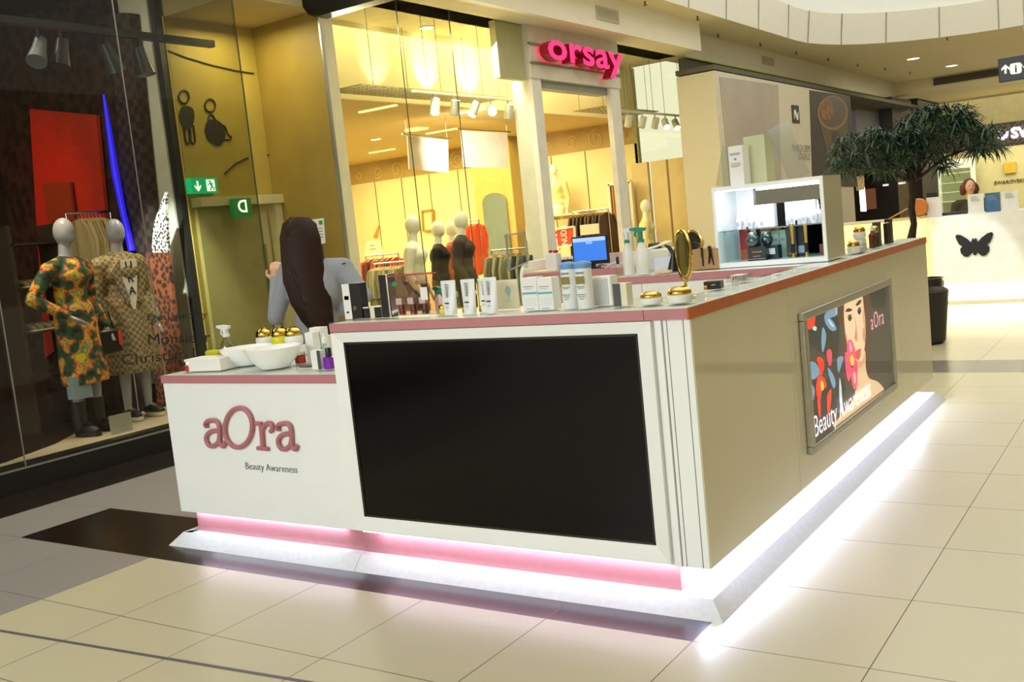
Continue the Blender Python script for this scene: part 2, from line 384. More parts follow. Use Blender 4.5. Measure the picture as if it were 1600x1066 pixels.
# low counter with the brand letters
lc = thing('low_counter', 'low white counter with a pink edge band and large raised pink letters', 'counter', ((XL+XM)/2, YF, 0))
MB().box(XL, XM-.002, YF, YF+.74, .178, .876).build('body', white, lc)
MB().box(XL-.006, XM-.002, YF-.006, YF+.745, .876, .917).build('edge_band', pinkl, lc)
MB().box(XL+.004, XM-.004, YF+.004, YF+.74, .917, .9174).build('deck', white_m, lc)
MB().box(XL-.008, XM-.002, YF-.010, YF+.75, .9175, .9255).build('glass_top', gtop, lc)
MB().box(XL+.065, XM, YF+.045, YF+.70, .0, .178).build('plinth', pinkl, lc)
def glyphs(parent):
    y = YF; r = .0115
    # pixel frame of the letters on the counter front -> metres, x and z as measured
    def P(px, py): q = atY(240+px/3.807, 480+py/3.807, YF); return V((q.x, y-.012, q.z))
    def strokes(name, paths):
        b = MB()
        for pts, rr in paths:
            Q = [P(*p) for p in pts]; R = []
            for i in range(len(Q)-1):            # smooth the path
                p0, p1, p2, p3 = Q[max(i-1, 0)], Q[i], Q[i+1], Q[min(i+2, len(Q)-1)]
                for t in (0, .25, .5, .75):
                    R.append(.5*((2*p1)+(p2-p0)*t+(2*p0-5*p1+4*p2-p3)*t*t+(3*p1-p0-3*p2+p3)*t**3))
            R.append(Q[-1]); b.tube(R, rr, 10)
        return b.build(name, M('pink_letter_paint', 'B8737A', .35, var=.03), parent, sharp=60)
    for dx, dy in ((0, 0), (428, 18)):
        strokes('letter_a', [([(322+dx, 704+dy), (320+dx, 690+dy), (332+dx, 676+dy), (355+dx, 671+dy), (380+dx, 674+dy), (398+dx, 695+dy), (403+dx, 740+dy), (405+dx, 790+dy), (412+dx, 815+dy), (427+dx, 825+dy), (435+dx, 800+dy)], .012),
                             ([(398+dx, 735+dy), (370+dx, 733+dy), (340+dx, 745+dy), (324+dx, 770+dy), (328+dx, 800+dy), (345+dx, 822+dy), (370+dx, 822+dy), (395+dx, 800+dy), (403+dx, 770+dy)], .012), ([(321+dx, 700+dy), (330+dx, 696+dy)], .017)])
    e = [(516+82*math.cos(t)-12*math.sin(t)*0+10*math.sin(-t)*0, 714-118*math.sin(t)-0*math.cos(t)) for t in [2*PI*k/20 for k in range(21)]]
    ca, sa = math.cos(.16), math.sin(.16)
    e = [(516+(x-516)*ca-(y_-714)*sa*.6, 714+(x-516)*sa*.6+(y_-714)*ca) for x, y_ in e]
    strokes('letter_o', [(e, .0125)])
    strokes('letter_r', [([(618, 690), (640, 690), (652, 692)], .011), ([(648, 692), (654, 740), (658, 790), (660, 836)], .0125), ([(630, 836), (660, 838), (694, 841)], .011),
                         ([(654, 735), (668, 705), (690, 687), (712, 695), (716, 722), (706, 738)], .012)])
glyphs(lc)
q = atY(384, 733, YF)
write('Beauty Awareness', (q.x, YF-.002, q.z), (1, 0, -.006), (0, 0, 1), .052, M('grey_vinyl', '6A7078', .6), 'lettering', lc, sx=.96, off=-.0006)

# high counter carrying the screen
hc = thing('display_counter', 'tall white front counter with pink edge band, framing the large black screen', 'counter', ((XM+XR)/2, YF, 0))
MB().box(XM, XR, YF, YF+.40, .178, 1.115).build('body', white, hc)
b = MB(); b.box(XM-.005, -1.665, YF-.02, YF+.41, 1.1155, 1.1535); b.box(-1.6625, XR+.004, YF-.02, YF+.41, 1.1155, 1.1535); b.build('edge_band', pinkl, hc)
MB().box(XM+.004, XR-.004, YF-.010, YF+.40, 1.1535, 1.1539).build('deck', white_m, hc)
MB().box(XM-.006, XR+.004, YF-.021, YF+.412, 1.154, 1.160).build('glass_top', gtop, hc)
b = MB(); b.box(XM+.002, XR-.142, YF+.042, YF+.40, 0, .178); b.build('plinth', pinkl, hc)
for xj in (-1.602, -1.585, -1.52): MB().box(xj, xj+.0028, YF-.001, YF+.01, .178, 1.113).build('panel_joint', M('dark_joint', '6D6F70', .6), hc)
MB().box(-1.632, -1.604, YF-.006, YF-.0005, .178, 1.113).build('corner_strip', white, hc)
b = MB(); b.box(XM+.02, XR-.15, YF+.012, YF+.030, .170, .1775); b.build('led_strip', ledp, hc)
area('kiosk_front_led_light', ((XM+XR)/2, YF+.022, .168), (0, 0, 0), 1.55, .012, 1.6, (.80, .80, 1.0))
area('kiosk_low_led_light', (-3.9, YF+.03, .172), (0, 0, 0), 1.1, .012, 1.4, (.72, .80, 1.0))
# the screen with its mitred white frame
fo = (-3.240, -1.638, .189, 1.112); fi = (-3.176, -1.702, .258, 1.063)
tv = thing('television_screen', 'large black switched-off screen in a white mitred frame on the kiosk front', 'television', ((fo[0]+fo[1])/2, YF, .19))
b = MB(); yo, yi = YF-.026, YF-.014
A = [(fo[0], yo, fo[2]), (fo[1], yo, fo[2]), (fo[1], yo, fo[3]), (fo[0], yo, fo[3])]; B = [(fi[0]-.004, yi, fi[2]-.004), (fi[1]+.004, yi, fi[2]-.004), (fi[1]+.004, yi, fi[3]+.004), (fi[0]-.004, yi, fi[3]+.004)]
Cc = [(x, YF-.001, z) for x, _, z in A]; D = [(x, YF-.001, z) for x, _, z in B]
b._add(A+B+Cc+D, [f for i in range(4) for f in ((i, (i+1) % 4, 4+(i+1) % 4, 4+i), (i, 8+i, 8+(i+1) % 4, (i+1) % 4), (4+i, 4+(i+1) % 4, 12+(i+1) % 4, 12+i))])
b.build('frame', white, tv, sharp=5)
b = MB()
for z0, z1, x0, x1 in ((fi[2]-.004, fi[2]+.006, fi[0]-.004, fi[1]+.004), (fi[3]-.006, fi[3]+.004, fi[0]-.004, fi[1]+.004), (fi[2], fi[3], fi[0]-.004, fi[0]+.008), (fi[2], fi[3], fi[1]-.006, fi[1]+.004)): b.box(x0, x1, YF-.012, YF-.002, z0, z1)
b.build('bezel', M('black_bezel', '1A1712', .3), tv)
MB().box(fi[0], fi[1], YF-.009, YF-.003, fi[2], fi[3]).build('panel', blackg, tv)

# side counter along the right
sc = thing('side_counter', 'long glossy side counter, white toned to warm-light cream, with orange edge band, running back along the walkway', 'counter', (XR-.08, (YF+YB)/2, 0))
b = MB(); b.box(XR-.17, XR, YF+.401, YB, .178, 1.108); b.build('body', white, sc)
b = MB(); b.box(XR, XR+.004, YF+.004, 4.405, .178, 1.112); b.box(XR, XR+.004, 4.409, 6.445, .178, 1.112); b.box(XR, XR+.004, 6.449, YB, .178, 1.112); b.build('side_panel', warmlit_white, sc)
b = MB(); b.box(XR-.0, XR+.008, YF-.021, 4.6, 1.1125, 1.1535); b.box(XR-.0, XR+.008, 4.602, YB+.01, 1.1125, 1.1535); b.build('edge_band', orangey, sc)
b = MB(); b.box(XR-.17, XR-.001, YF+.413, YB, 1.1085, 1.153); b.build('deck', white_m, sc)
b = MB(); b.box(XR-.175, XR+.008, YF+.414, 5.15, 1.154, 1.160); b.box(XR-.175, XR+.008, 5.153, YB+.01, 1.154, 1.160); b.build('glass_top', gtop, sc)
MB().box(XR-.169, XR-.142, YF+.402, YB-.02, 0, .178).build('plinth', pinkl, sc)
MB().box(XR-.10, XR-.07, YF+.05, YB-.01, .168, .1775).build('led_strip', led, sc)
area('kiosk_side_led_light', (XR-.082, (YF+YB)/2, .164), (0, math.radians(-22), 0), .03, YB-YF-.1, 14, (.66, .75, 1.0))

# light box poster on the side
lb = thing('light_box', 'lit poster of a face and red flowers on the long right side of the kiosk', 'light box', (XR, 5.38, .31))
b = MB(); x0, x1 = XR+.004, XR+.034; Y0, Y1, Z0, Z1 = 4.53, 6.20, .315, .983; t = .05
for yy0, yy1, zz0, zz1 in ((Y0, Y1, Z0, Z0+t*.8), (Y0, Y1, Z1-t*.8, Z1), (Y0, Y0+t, Z0+t*.8, Z1-t*.8), (Y1-t, Y1, Z0+t*.8, Z1-t*.8)): b.box(x0, x1, yy0, yy1, zz0, zz1)
b.build('frame', alu, lb, bevel=.006)
def yat(px, x, z):
    a, b_ = 1., 60.
    for _ in range(50):
        m = (a+b_)/2; d = V((x, m, z))-CAM; q = 800+FPX*d.dot(RT)/max(d.dot(FW), .01)
        if q < px: a = m
        else: b_ = m
    return (a+b_)/2
def E_(h, s=.85, nm=None):
    return M(nm or 'lit_print_'+h, h, .4, emit=h, es=s)
# ---- the printed picture of the light box (flat layers on the lit panel)
def LP(X, Y, lay): q = atX(1240+X/3.675, 430+Y/3.675, XR+.012); return V((XR+.012+.0006*lay, q.y, q.z))
def smooth_loop(Q, k=4):
    R = []; n = len(Q)
    for i in range(n):
        p0, p1, p2, p3 = Q[i-1], Q[i], Q[(i+1) % n], Q[(i+2) % n]
        for j in range(k):
            t = j/k; R.append(.5*((2*p1)+(p2-p0)*t+(2*p0-5*p1+4*p2-p3)*t*t+(3*p1-p0-3*p2+p3)*t**3))
    return R
def patch(b, pts, lay, rnd=True):
    Q = [LP(x, y, lay) for x, y in pts]
    if rnd: Q = smooth_loop(Q, 4)
    for q in Q: q.y = min(6.148, max(4.581, q.y)); q.z = min(.942, max(.358, q.z))
    b._add(Q, [tuple(range(len(Q)))])
MB().box(XR+.004, XR+.012, 4.575, 6.155, .352, .948).build('backing', E_('3E3934', .8), lb)
L = {}
def pt(name, col, lay, polys, rnd=True, es=.85):
    for p in polys:
        b = MB(); patch(b, p, lay, rnd); b.build(name, E_(col, es), lb, sharp=180)
pt('dark_foliage', '1C2226', 1, [[(50, 230), (160, 190), (250, 160), (262, 330), (240, 480), (120, 420), (60, 360)], [(60, 560), (150, 620), (250, 560), (300, 640), (250, 760), (110, 900), (90, 860)], [(415, 92), (516, 55), (520, 175), (440, 180)]])
pt('blue_leaf', '6E93AE', 2, [[(185, 215), (235, 180), (245, 230), (205, 250), (190, 290), (175, 250)], [(190, 240), (225, 265), (245, 310), (220, 320), (190, 290)], [(165, 300), (185, 340), (180, 400), (165, 445), (158, 380)],
    [(75, 510), (120, 500), (150, 560), (110, 600), (80, 570)], [(195, 530), (225, 570), (240, 620), (228, 650), (205, 590)], [(250, 480), (285, 470), (270, 530), (255, 560)], [(95, 620), (120, 660), (112, 720), (98, 680)]])
pt('pale_leaf', 'BFD0DA', 3, [[(240, 170), (252, 165), (250, 225), (240, 215)], [(195, 250), (222, 280), (230, 300), (210, 285)], [(110, 290), (130, 300), (125, 320), (108, 312)], [(262, 590), (272, 640), (282, 760), (300, 850), (285, 850), (262, 720)], [(355, 660), (372, 690), (385, 780), (372, 785), (352, 700)]])
pt('dark_hair', '4A2E22', 3, [[(242, 165), (296, 135), (300, 200), (292, 290), (262, 290), (248, 230)], [(380, 96), (420, 90), (446, 180), (440, 300), (428, 420), (446, 580), (420, 570), (400, 440), (405, 300)]])
pt('neck_and_shoulder', 'D8B892', 4, [[(345, 470), (405, 430), (412, 530), (430, 590), (480, 612), (514, 650), (512, 672), (380, 785), (300, 835), (235, 870), (232, 850), (300, 770), (352, 690), (360, 590)]])
pt('face', 'E6C3A0', 5, [[(292, 150), (335, 115), (385, 98), (398, 170), (407, 250), (410, 340), (404, 420), (390, 480), (366, 505), (338, 480), (312, 420), (296, 350), (287, 260), (286, 200)]])
pt('face_shade', 'C08D68', 6, [[(345, 240), (352, 300), (345, 362), (362, 378), (358, 300)], [(392, 430), (378, 478), (362, 500), (372, 470)], [(396, 300), (408, 330), (404, 390), (392, 350)]])
pt('eyebrow', '2B1A12', 7, [[(293, 208), (308, 190), (330, 196), (328, 206), (306, 212)], [(352, 172), (368, 148), (384, 142), (382, 158), (364, 176)]])
pt('eye', 'D6C8B8', 7, [[(300, 250), (314, 228), (334, 236), (334, 256), (316, 270)], [(356, 214), (368, 188), (386, 190), (384, 216), (370, 236)]])
pt('pupil', '1A2226', 8, [[(306, 250), (317, 231), (330, 244), (319, 266)], [(361, 211), (372, 190), (384, 204), (374, 228)]])
pt('eyelid', '3A241A', 9, [[(297, 250), (313, 226), (335, 233), (314, 232)], [(354, 214), (368, 186), (388, 190), (368, 192)]])
pt('cheek_shade', 'CE9C78', 6, [[(296, 340), (306, 360), (318, 420), (336, 470), (326, 466), (308, 420)], [(398, 180), (408, 260), (408, 330), (398, 290), (392, 220)], [(350, 500), (390, 490), (402, 440), (404, 500), (380, 530), (352, 530)]])
pt('lips', 'C84A44', 8, [[(352, 440), (364, 428), (382, 424), (378, 450), (370, 480), (356, 484), (350, 462)]])
pt('pink_petal', 'E2506E', 9, [[(310, 372), (330, 380), (348, 430), (350, 480), (330, 470), (305, 450), (300, 410)], [(292, 440), (318, 470), (325, 560), (310, 610), (296, 560), (290, 500)], [(322, 540), (352, 530), (362, 600), (352, 655), (338, 650), (326, 600)], [(342, 480), (360, 500), (360, 560), (340, 540)]])
pt('petal_light', 'F4A0AE', 10, [[(312, 385), (322, 392), (330, 430), (318, 440)], [(335, 560), (348, 560), (352, 610), (342, 620)]])
pt('flower_centre', 'F2C440', 11, [[(318, 470), (330, 460), (340, 490), (336, 520), (322, 510)], [(148, 610), (162, 615), (165, 655), (152, 660)]])
pt('red_flower', 'E0341C', 5, [[(52, 238), (115, 212), (118, 280), (95, 310), (68, 305), (54, 280)], [(130, 480), (150, 470), (170, 495), (172, 540), (150, 580), (142, 530)], [(140, 580), (170, 590), (187, 640), (160, 660), (150, 720), (132, 700), (125, 640)], [(136, 690), (150, 720), (152, 800), (143, 815), (134, 740)], [(190, 690), (212, 655), (212, 720), (200, 800), (190, 780)]])
pt('rose_flower', 'D8405A', 5, [[(186, 440), (205, 425), (217, 450), (214, 510), (200, 520), (190, 480)]])
def lbtext(s, X, Y, sz, col, sx, off, sp=1.0):
    q = LP(X, Y, 14); write(s, (XR+.021, q.y, q.z), (0, 1, 0), (0, 0, 1), sz, E_(col, 1.0), 'lettering', lb, sx=sx, ext=.0003, off=off, space=sp)
lbtext('Beauty Awareness', 108, 938, .150, 'F2EAF2', .93, -.001); lbtext('aOra', 436, 318, .135, 'E8A0B0', .95, -.0015, 1.15)
g_ = MB().box(XR+.023, XR+.025, 4.58, 6.15, .357, .943).build('cover_glass', glass('poster_glass', 'FFFFFF', .02, facing=.5), lb)

# ------------------------------------------------------------ counters inside the kiosk
ZT = 1.1605; ZL = .926
YI = 5.22; xi0 = xat(957.5, YI, 1.155)
ic = thing('inner_counter', 'white cabinet inside the kiosk with pink edge band, two doors and a lock', 'counter', ((xi0-1.67)/2, YI, 0))
b = MB(); b.box(xi0, -1.668, YI+.012, YI+.5, 0, 1.113); b.build('body', white_m, ic)
MB().box(xi0-.004, -1.668, YI-.004, YI+.51, 1.1135, 1.1535).build('edge_band', pinkl, ic)
MB().box(xi0+.004, -1.672, YI+.004, YI+.50, 1.1535, 1.1539).build('deck', white_m, ic)
MB().box(xi0-.006, -1.67, YI-.006, YI+.51, 1.154, ZT).build('glass_top', gtop, ic)
xm_ = xat(1003, YI, 1.1)
for x0, x1 in ((xi0+.004, xm_-.002), (xm_+.002, -1.9), (-1.896, -1.672)):
    dd = MB().box(x0, x1, YI-.004, YI+.012, .12, 1.108).build('door', white_m, ic)
    if x0 == xm_+.002:
        q = atY(1019, 459, YI); b = MB(); b.cyl((q.x, YI-.016, q.z), (q.x, YI-.004, q.z), .011); b.bar((q.x+.003, YI-.02, q.z+.002), (q.x+.006, YI-.024, q.z-.032), .008, .003); b.build('lock', steel, dd)
# desk with the till at the far end
YD = 6.85; zd = 1.12; xd0 = xat(813, YD, zd); xd1 = xat(1010, YD, zd)
dk = thing('till_desk', 'white desk with pink edge and rounded raised end panel, carrying the till screen', 'desk', ((xd0+xd1)/2, YD, 0))
MB().box(xd0+.03, xd1, YD, YD+.45, zd-.045, zd).build('desk_top', pinkl, dk)
b = MB(); P_ = [(YD-.02, 0), (YD+.47, 0), (YD+.47, zd+.10), (YD+.12, zd+.10)]+[(YD+.12-.14*math.sin(a), zd-.04+.14*math.cos(a)) for a in [PI/2*i/6 for i in range(1, 7)]]
b.prism(P_, (xd0, 0, 0), (0, 1, 0), (0, 0, 1), (.028, 0, 0)); b.build('end_panel', white_m, dk, bevel=.006)
b = MB(); b.box(xd0+.03, xd1, YD+.45, YD+.47, 0, zd+.10); b.build('back_panel', white_m, dk)
xx = xat(868, YD, 1.0)
MB().box(xx, xd1-.9, YD+.02, YD+.44, 0, zd-.05).build('cabinet', white_m, dk)
for z0, z1 in ((.93, 1.05), (.80, .92), (.3, .79)):
    d_ = MB().box(xx+.004, xd1-.904, YD+.005, YD+.02, z0, z1-.01).build('drawer', M('pale_grey_drawer', 'C9CCBF', .4), dk)
    MB().box(xx+.05, xx+.16, YD-.002, YD+.005, z1-.045, z1-.035).build('handle', M('dark_handle', '30302E', .4), d_)

# ------------------------------------------------------------ display case
XC1 = -1.575; YC = 5.345; DC = .33
XC0 = xat(1121, YC, ZT); zt = atY(1287, 274, YC).z; tk_ = .022
dc = thing('display_case', 'white lit display case with a glass shelf standing on the corner of the counters', 'display case', ((XC0+XC1)/2, YC, ZT))
b = MB(); b.box(XC0, XC1, YC, YC+DC, zt-tk_, zt); b.box(XC0, XC1, YC, YC+DC, ZT, ZT+.026); b.box(XC0, XC0+.016, YC, YC+DC, ZT+.026, zt-tk_); b.box(XC1-.018, XC1, YC, YC+DC, ZT+.026, zt-tk_)
b.build('cabinet', white, dc)
MB().box(XC1, XC1+.002, YC+.002, YC+DC, ZT, zt).build('side_panel', warmlit_white, dc)
zs = atY(1200, 357, YC+.02).z
MB().box(XC0+.016, XC1-.018, YC+.012, YC+DC-.012, zs, zs+.006).build('glass_shelf', glass('shelf_glass', 'CFF0F0', .25, facing=.6), dc)
MB().box(XC0+.12, XC1-.018, YC+DC-.006, YC+DC-.003, ZT+.026, zt-tk_).build('mirror_back', M('dark_mirror', '6E6E64', .02, 1), dc)
MB().box(XC0+.016, XC0+.12, YC+DC-.008, YC+DC-.001, ZT+.026, zt-tk_).build('back_panel', white, dc)
b = MB(); b.box(XC0+.03, XC1-.03, YC+.006, YC+.018, zt-tk_-.006, zt-tk_); b.build('led_strip', led, dc)
area('case_led_light', ((XC0+XC1)/2, YC+.03, zt-tk_-.008), (math.radians(20), 0, 0), XC1-XC0-.06, .012, 1.3, (.85, .93, 1.0))
for yy in (.09, .19): MB().cyl((XC0+.022, YC+yy, zs-.02), (XC0+.022, YC+yy, zs), .004).build('shelf_pin', steel, dc)
# ------------------------------------------------------------ goods on the counters
tw = M('tube_white', 'ECEDEC', .35, var=.01); pb = M('print_grey', '8C8F92', .6); pk = M('print_black', '1A1A1C', .6); bk = M('box_black', '0F0F12', .3, var=.1)
paper = M('paper_white', 'EFEDE8', .6, var=.02); crm = M('box_cream', 'E6DEC4', .5, var=.02)
teal = M('teal_plastic', '0F8A74', .35); clearp = glass('clear_plastic', 'F2F4F4', .12, .05, .5)
def ytop(px, y): return atY(px, 480, y)
def carton(name, label, cat, px0, px1, pyt, y, z0, d, mat, group=None, rz=0, parts=(), bevel=.0012):
    """an upright box whose front stands at depth y between two lines of sight"""
    x0, x1 = xat(px0, y, z0), xat(px1, y, z0); h = atY((px0+px1)/2, pyt, y).z-z0; cx = (x0+x1)/2; w = x1-x0
    t = thing(name, label, cat, (cx, y+d/2, z0), rz, group)
    MB().box(-w/2, w/2, -d/2, d/2, 0, h).build('box' if name != 'box' else 'carton', mat, t, local=True, bevel=bevel)
    for (nm, u0, u1, v0, v1, m) in parts:      # prints as thin inlays, fractions of the front
        MB().box(-w/2+w*u0, -w/2+w*u1, -d/2-.0012, -d/2, h*v0, h*v1).build(nm, m, t, local=True)
    return t
def lathed(name, label, cat, px, y, z0, H, prof, mat, group=None, pname='body', n=24):
    t = thing(name, label, cat, (xat(px, y, z0), y, z0), 0, group)
    MB().lathe([(r, z*H) for r, z in prof], n=n).build(pname, mat, t, local=True); return t
def hgt(px, py, y, z0=ZT): return atY(px, py, y).z-z0
y0 = 3.44
t = carton('cosmetics_box', 'tall black box with a white side and gold emblem, leftmost on the high counter', 'box', 540, 567, 443, y0, ZT, .05, bk, parts=[('white_panel', 0, .42, 0, 1, paper), ('print', .08, .34, .55, .66, pb), ('print', .12, .26, .17, .22, pk)])
q = MB(); q.lathe([(.009, 0), (.009, .001), (.0075, .001), (.0075, 0)], (.014, -.0262, .05), 20, ax=Matrix.Rotation(PI/2, 3, 'X'), cap=False); q.bar((.008, -.027, .045), (.020, -.027, .055), .0016); q.build('emblem', gold, t, local=True)
t = carton('cosmetics_box', 'short black box between the two tall black boxes, the nearer of two', 'box', 569, 578, 480, y0, ZT, .05, bk, parts=[('lid_edge', 0, 1, .9, 1, paper)])
t = carton('cosmetics_box', 'short cream and black box beside the tall black box, under a white card', 'box', 579, 597, 479, y0, ZT, .05, crm, parts=[('black_panel', .42, 1, 0, .93, bk)])
t = carton('cosmetics_box', 'tall black box with cream top, just left of the pouch of bottles', 'box', 598, 612, 429, y0, ZT, .05, bk, parts=[('cream_edge', .85, 1, 0, 1, crm)])

# clear gift pouch with three bottles
x0, x1 = xat(611, y0, ZT), xat(688, y0, ZT); hh = hgt(650, 428, y0)
t = thing('gift_pouch', 'clear zip pouch holding three small pink-tinted bottles with printed labels', 'pouch', ((x0+x1)/2, y0, ZT)); w = x1-x0
pouch = glass('pouch_film', 'F4E4E2', .16, .15, .5); rosy = glass('rose_liquid', 'E05A60', .05, .1, .3)
b = MB(); N = 12
P = []
for s_ in (-1, 1):
    for j in range(N+1):
        for i in range(N+1):
            u, v = i/N, j/N; bul = .03*math.sin(PI*u)**.5*math.sin(PI*min(1, v*1.0))**.5*(1-.5*v)
            P.append((-w/2+w*u, s_*(bul+.002+.002*math.sin(9*u+5*v)), .004+v*hh))
F = []
for s_ in (0, 1):
    o_ = s_*(N+1)**2
    F += [(o_+j*(N+1)+i, o_+j*(N+1)+i+1, o_+(j+1)*(N+1)+i+1, o_+(j+1)*(N+1)+i) for j in range(N) for i in range(N)]
b._add(P, F); b.build('film', pouch, t, local=True)
b = MB(); b.box(-w/2, w/2, -.003, .003, hh-.005, hh+.001); b.build('zip', M('rose_zip', 'C8605C', .4), t, local=True)
for i, (c, l) in enumerate((('2C8C5C', 'green'), ('4A1230', 'plum'), ('A8703A', 'amber'))):
    cx = -w*.26+i*w*.235
    k = MB().lathe([(.015, 0), (.0165, .01), (.0165, .075), (.012, .09), (.006, .098), (.006, .104)], (cx, .004, .006), 18).build('bottle', clearp, t, local=True)
    MB().lathe([(.0145, .0), (.0145, .045)], (cx, .004, .009), 16).build('liquid', rosy, k, local=True)
    MB().box(cx-.016, cx+.016, -.0150, -.0140, .055, .083).build('label', paper, k, local=True)
    b = MB(); b.prism([(math.cos(a)*(.015+.003*math.sin(5*a)), math.sin(a)*(.010+.002*math.cos(3*a))) for a in [2*PI*j/24 for j in range(24)]], (cx-.004, -.0265, hh*.80), (1, 0, 0), (0, 0, 1), (0, .002, 0)); b.build('sticker', M('sticker_'+l, c, .4), t, local=True)
MB().box(w*.22, w*.36, -.0235, -.0225, hh*.38, hh*.68).build('price_label', paper, t, local=True)
# small gold capped jar
def jar(px, y, z0, s, col, label, group=None, cat='jar'):
    t = thing('cream_jar', label, cat, (xat(px, y, z0), y, z0), 0, group)
    MB().lathe([(.022*s, 0), (.028*s, .004*s), (.031*s, .018*s), (.030*s, .030*s), (.027*s, .034*s)]).build('pot', col, t, local=True)
    MB().lathe([(.0275*s, .034*s), (.0285*s, .038*s), (.0275*s, .048*s), (.022*s, .057*s), (.013*s, .0625*s), (.003*s, .064*s)]).build('lid', gold, t, local=True)
    return t
jar(694, y0+.02, ZT, .75, M('yellow_jar', 'E6D24A', .25), 'tiny yellow jar with a gold lid between pouch and white tubes')
# spray bottles with a trigger head
def sprayer(px, y, z0, H, bodymat, headmat, colm, label, facing=-1, group=None, s=1, liquid=None, rz=0):
    t = thing('spray_bottle', label, 'spray bottle', (xat(px, y, z0), y, z0), rz, group)
    hb = H*.68; r = .034*s
    MB().lathe([(r*.92, 0), (r, .006), (r, hb*.55), (r*.85, hb*.72), (r*.42, hb*.95), (r*.38, hb)], n=28).build('bottle', bodymat, t, local=True)
    if liquid: MB().lathe([(r*.88, .003), (r*.95, .008), (r*.95, hb*.25)]).build('liquid', liquid, t, local=True)
    MB().lathe([(r*.46, hb), (r*.46, hb+.016), (r*.3, hb+.02)], n=20).build('collar', colm, t, local=True)
    b = MB(); z1 = hb+.02; q = facing
    b.prism([(q*.045*s, H-hb-.036), (q*.045*s, H-hb-.022), (q*.02*s, H-hb-.020), (-q*.03*s, H-hb-.026), (-q*.026*s, H-hb-.040), (-q*.008*s, H-hb-.048), (-q*.008*s, 0), (q*.008*s, 0), (q*.010*s, H-hb-.048), (q*.036*s, H-hb-.040)], (0, -.009*s, z1), (1, 0, 0), (0, 0, 1), (0, .018*s, 0))
    b.build('head', headmat, t, local=True, bevel=.002)
    b = MB(); b.tube([(q*.022*s, 0, z1+H-hb-.042), (q*.030*s, 0, z1+H-hb-.056), (q*.027*s, 0, z1+H-hb-.076)], .0045*s, 8); b.build('trigger', headmat, t, local=True)
    b = MB(); b.cyl((q*.045*s, 0, z1+H-hb-.029), (q*.053*s, 0, z1+H-hb-.029), .006*s); b.build('nozzle', colm, t, local=True)
    return t
wp = M('white_bottle', 'E9E8E0', .35)
sprayer(688, y0+.16, ZT, .115, wp, teal, teal, 'small white spray bottle with teal head half hidden behind a white tube', s=.6)
# upright white tubes
def tube_(px, pyt, y, wpx, label, group='white tubes standing on the high counter'):
    z0 = ZT; x = xat(px, y, z0); H = hgt(px, pyt, y); w = xat(px+wpx/2, y, z0)-xat(px-wpx/2, y, z0)
    t = thing('cream_tube', label, 'tube', (x, y, z0), 0, group)
    b = MB(); P = []; n = 24; rows = [(0, .36, .9), (.10, .38, .9), (.12, .40, .8), (.5, .46, .45), (.9, .5, .10), (1, .5, .05)]
    for v, rx, ry in rows:
        for k in range(n): a = 2*PI*k/n; P.append((w*rx*math.cos(a), w*.36*ry*math.sin(a), v*H))
    F = [(i*n+k, i*n+(k+1) % n, (i+1)*n+(k+1) % n, (i+1)*n+k) for i in range(len(rows)-1) for k in range(n)]+[tuple(range(n))[::-1], tuple((len(rows)-1)*n+k for k in range(n))]
    b._add(P, F); b.build('tube', tw, t, local=True)
    b = MB()
    for k in range(9): b.box(-.004+(.0015 if k % 2 else 0), .003, -w*.30, -w*.14, H*(.52+.045*k), H*(.52+.045*k)+.0035)
    b.build('print', pb, t, local=True); MB().box(-.009, .007, -w*.36, -w*.2, H*.33, H*.36).build('mark', pk, t, local=True)
    MB().box(-.008, .006, -w*.37, -w*.24, H*.22, H*.225).build('mark', pb, t, local=True)
    return t
tube_(705, 438, y0, 23, 'white tube just right of the tiny yellow jar'); tube_(735.5, 436, y0, 22, 'white tube standing alone in the middle of the row of tubes')
tube_(762, 434, y0+.035, 22, 'white tube half hidden behind the rightmost tube'); tube_(769.5, 433, y0-.02, 22, 'rightmost white tube, in front of another tube')
for px, lb_ in ((727, 'tiny gold-topped bottle behind the white tubes, left one of two'), (753, 'tiny gold-topped bottle behind the white tubes, right one of two')):
    t = lathed('perfume_bottle', lb_, 'bottle', px, y0+.05, ZT, .02, [(.011, 0), (.012, .2), (.012, .8), (.006, 1)], M('amber_glass', 'A88848', .15), 'tiny bottles behind the tubes')
    MB().cyl((0, 0, .02), (0, 0, .028), .006).build('cap', gold, t, local=True)
# card stand with blue leaf
t = carton('card_stand', 'cream card with a pale blue leaf drawing, behind the white boxes', 'card', 778, 812, 437, y0+.12, ZT, .006, crm)
b = MB(); b.prism([(0, -.022), (.011, -.006), (.014, .008), (.006, .020), (0, .024), (-.006, .020), (-.014, .008), (-.011, -.006)], (.006, -.005, .075), (1, 0, 0), (0, 0, 1), (0, .0015, 0)); b.bar((.006, -.0045, .03), (.006, -.0045, .075), .0012, .001); b.build('leaf_print', M('pale_blue_print', '9CC8D0', .6), t, local=True)
blue = M('band_blue', '5DB0CC', .5)
for a_, c_, tx in ((818, 842, 'white carton with a blue band, left one of the pair'), (842.5, 866, 'white carton with a blue band and patterned side, right one of the pair')):
    carton('cosmetics_box', tx, 'box', a_, c_, 434, y0, ZT, .06, paper, 'white cartons with blue bands', parts=[('blue_band', .03, .97, .50, .56, blue), ('print', .15, .8, .72, .74, pb), ('print', .2, .7, .66, .67, pb), ('pattern', .1, .9, .12, .40, M('fine_print_pattern', 'D9DDDC', .6, col2='EDEDEA', kind='wave', scale=60)), ('print', .2, .7, .04, .06, pb)])
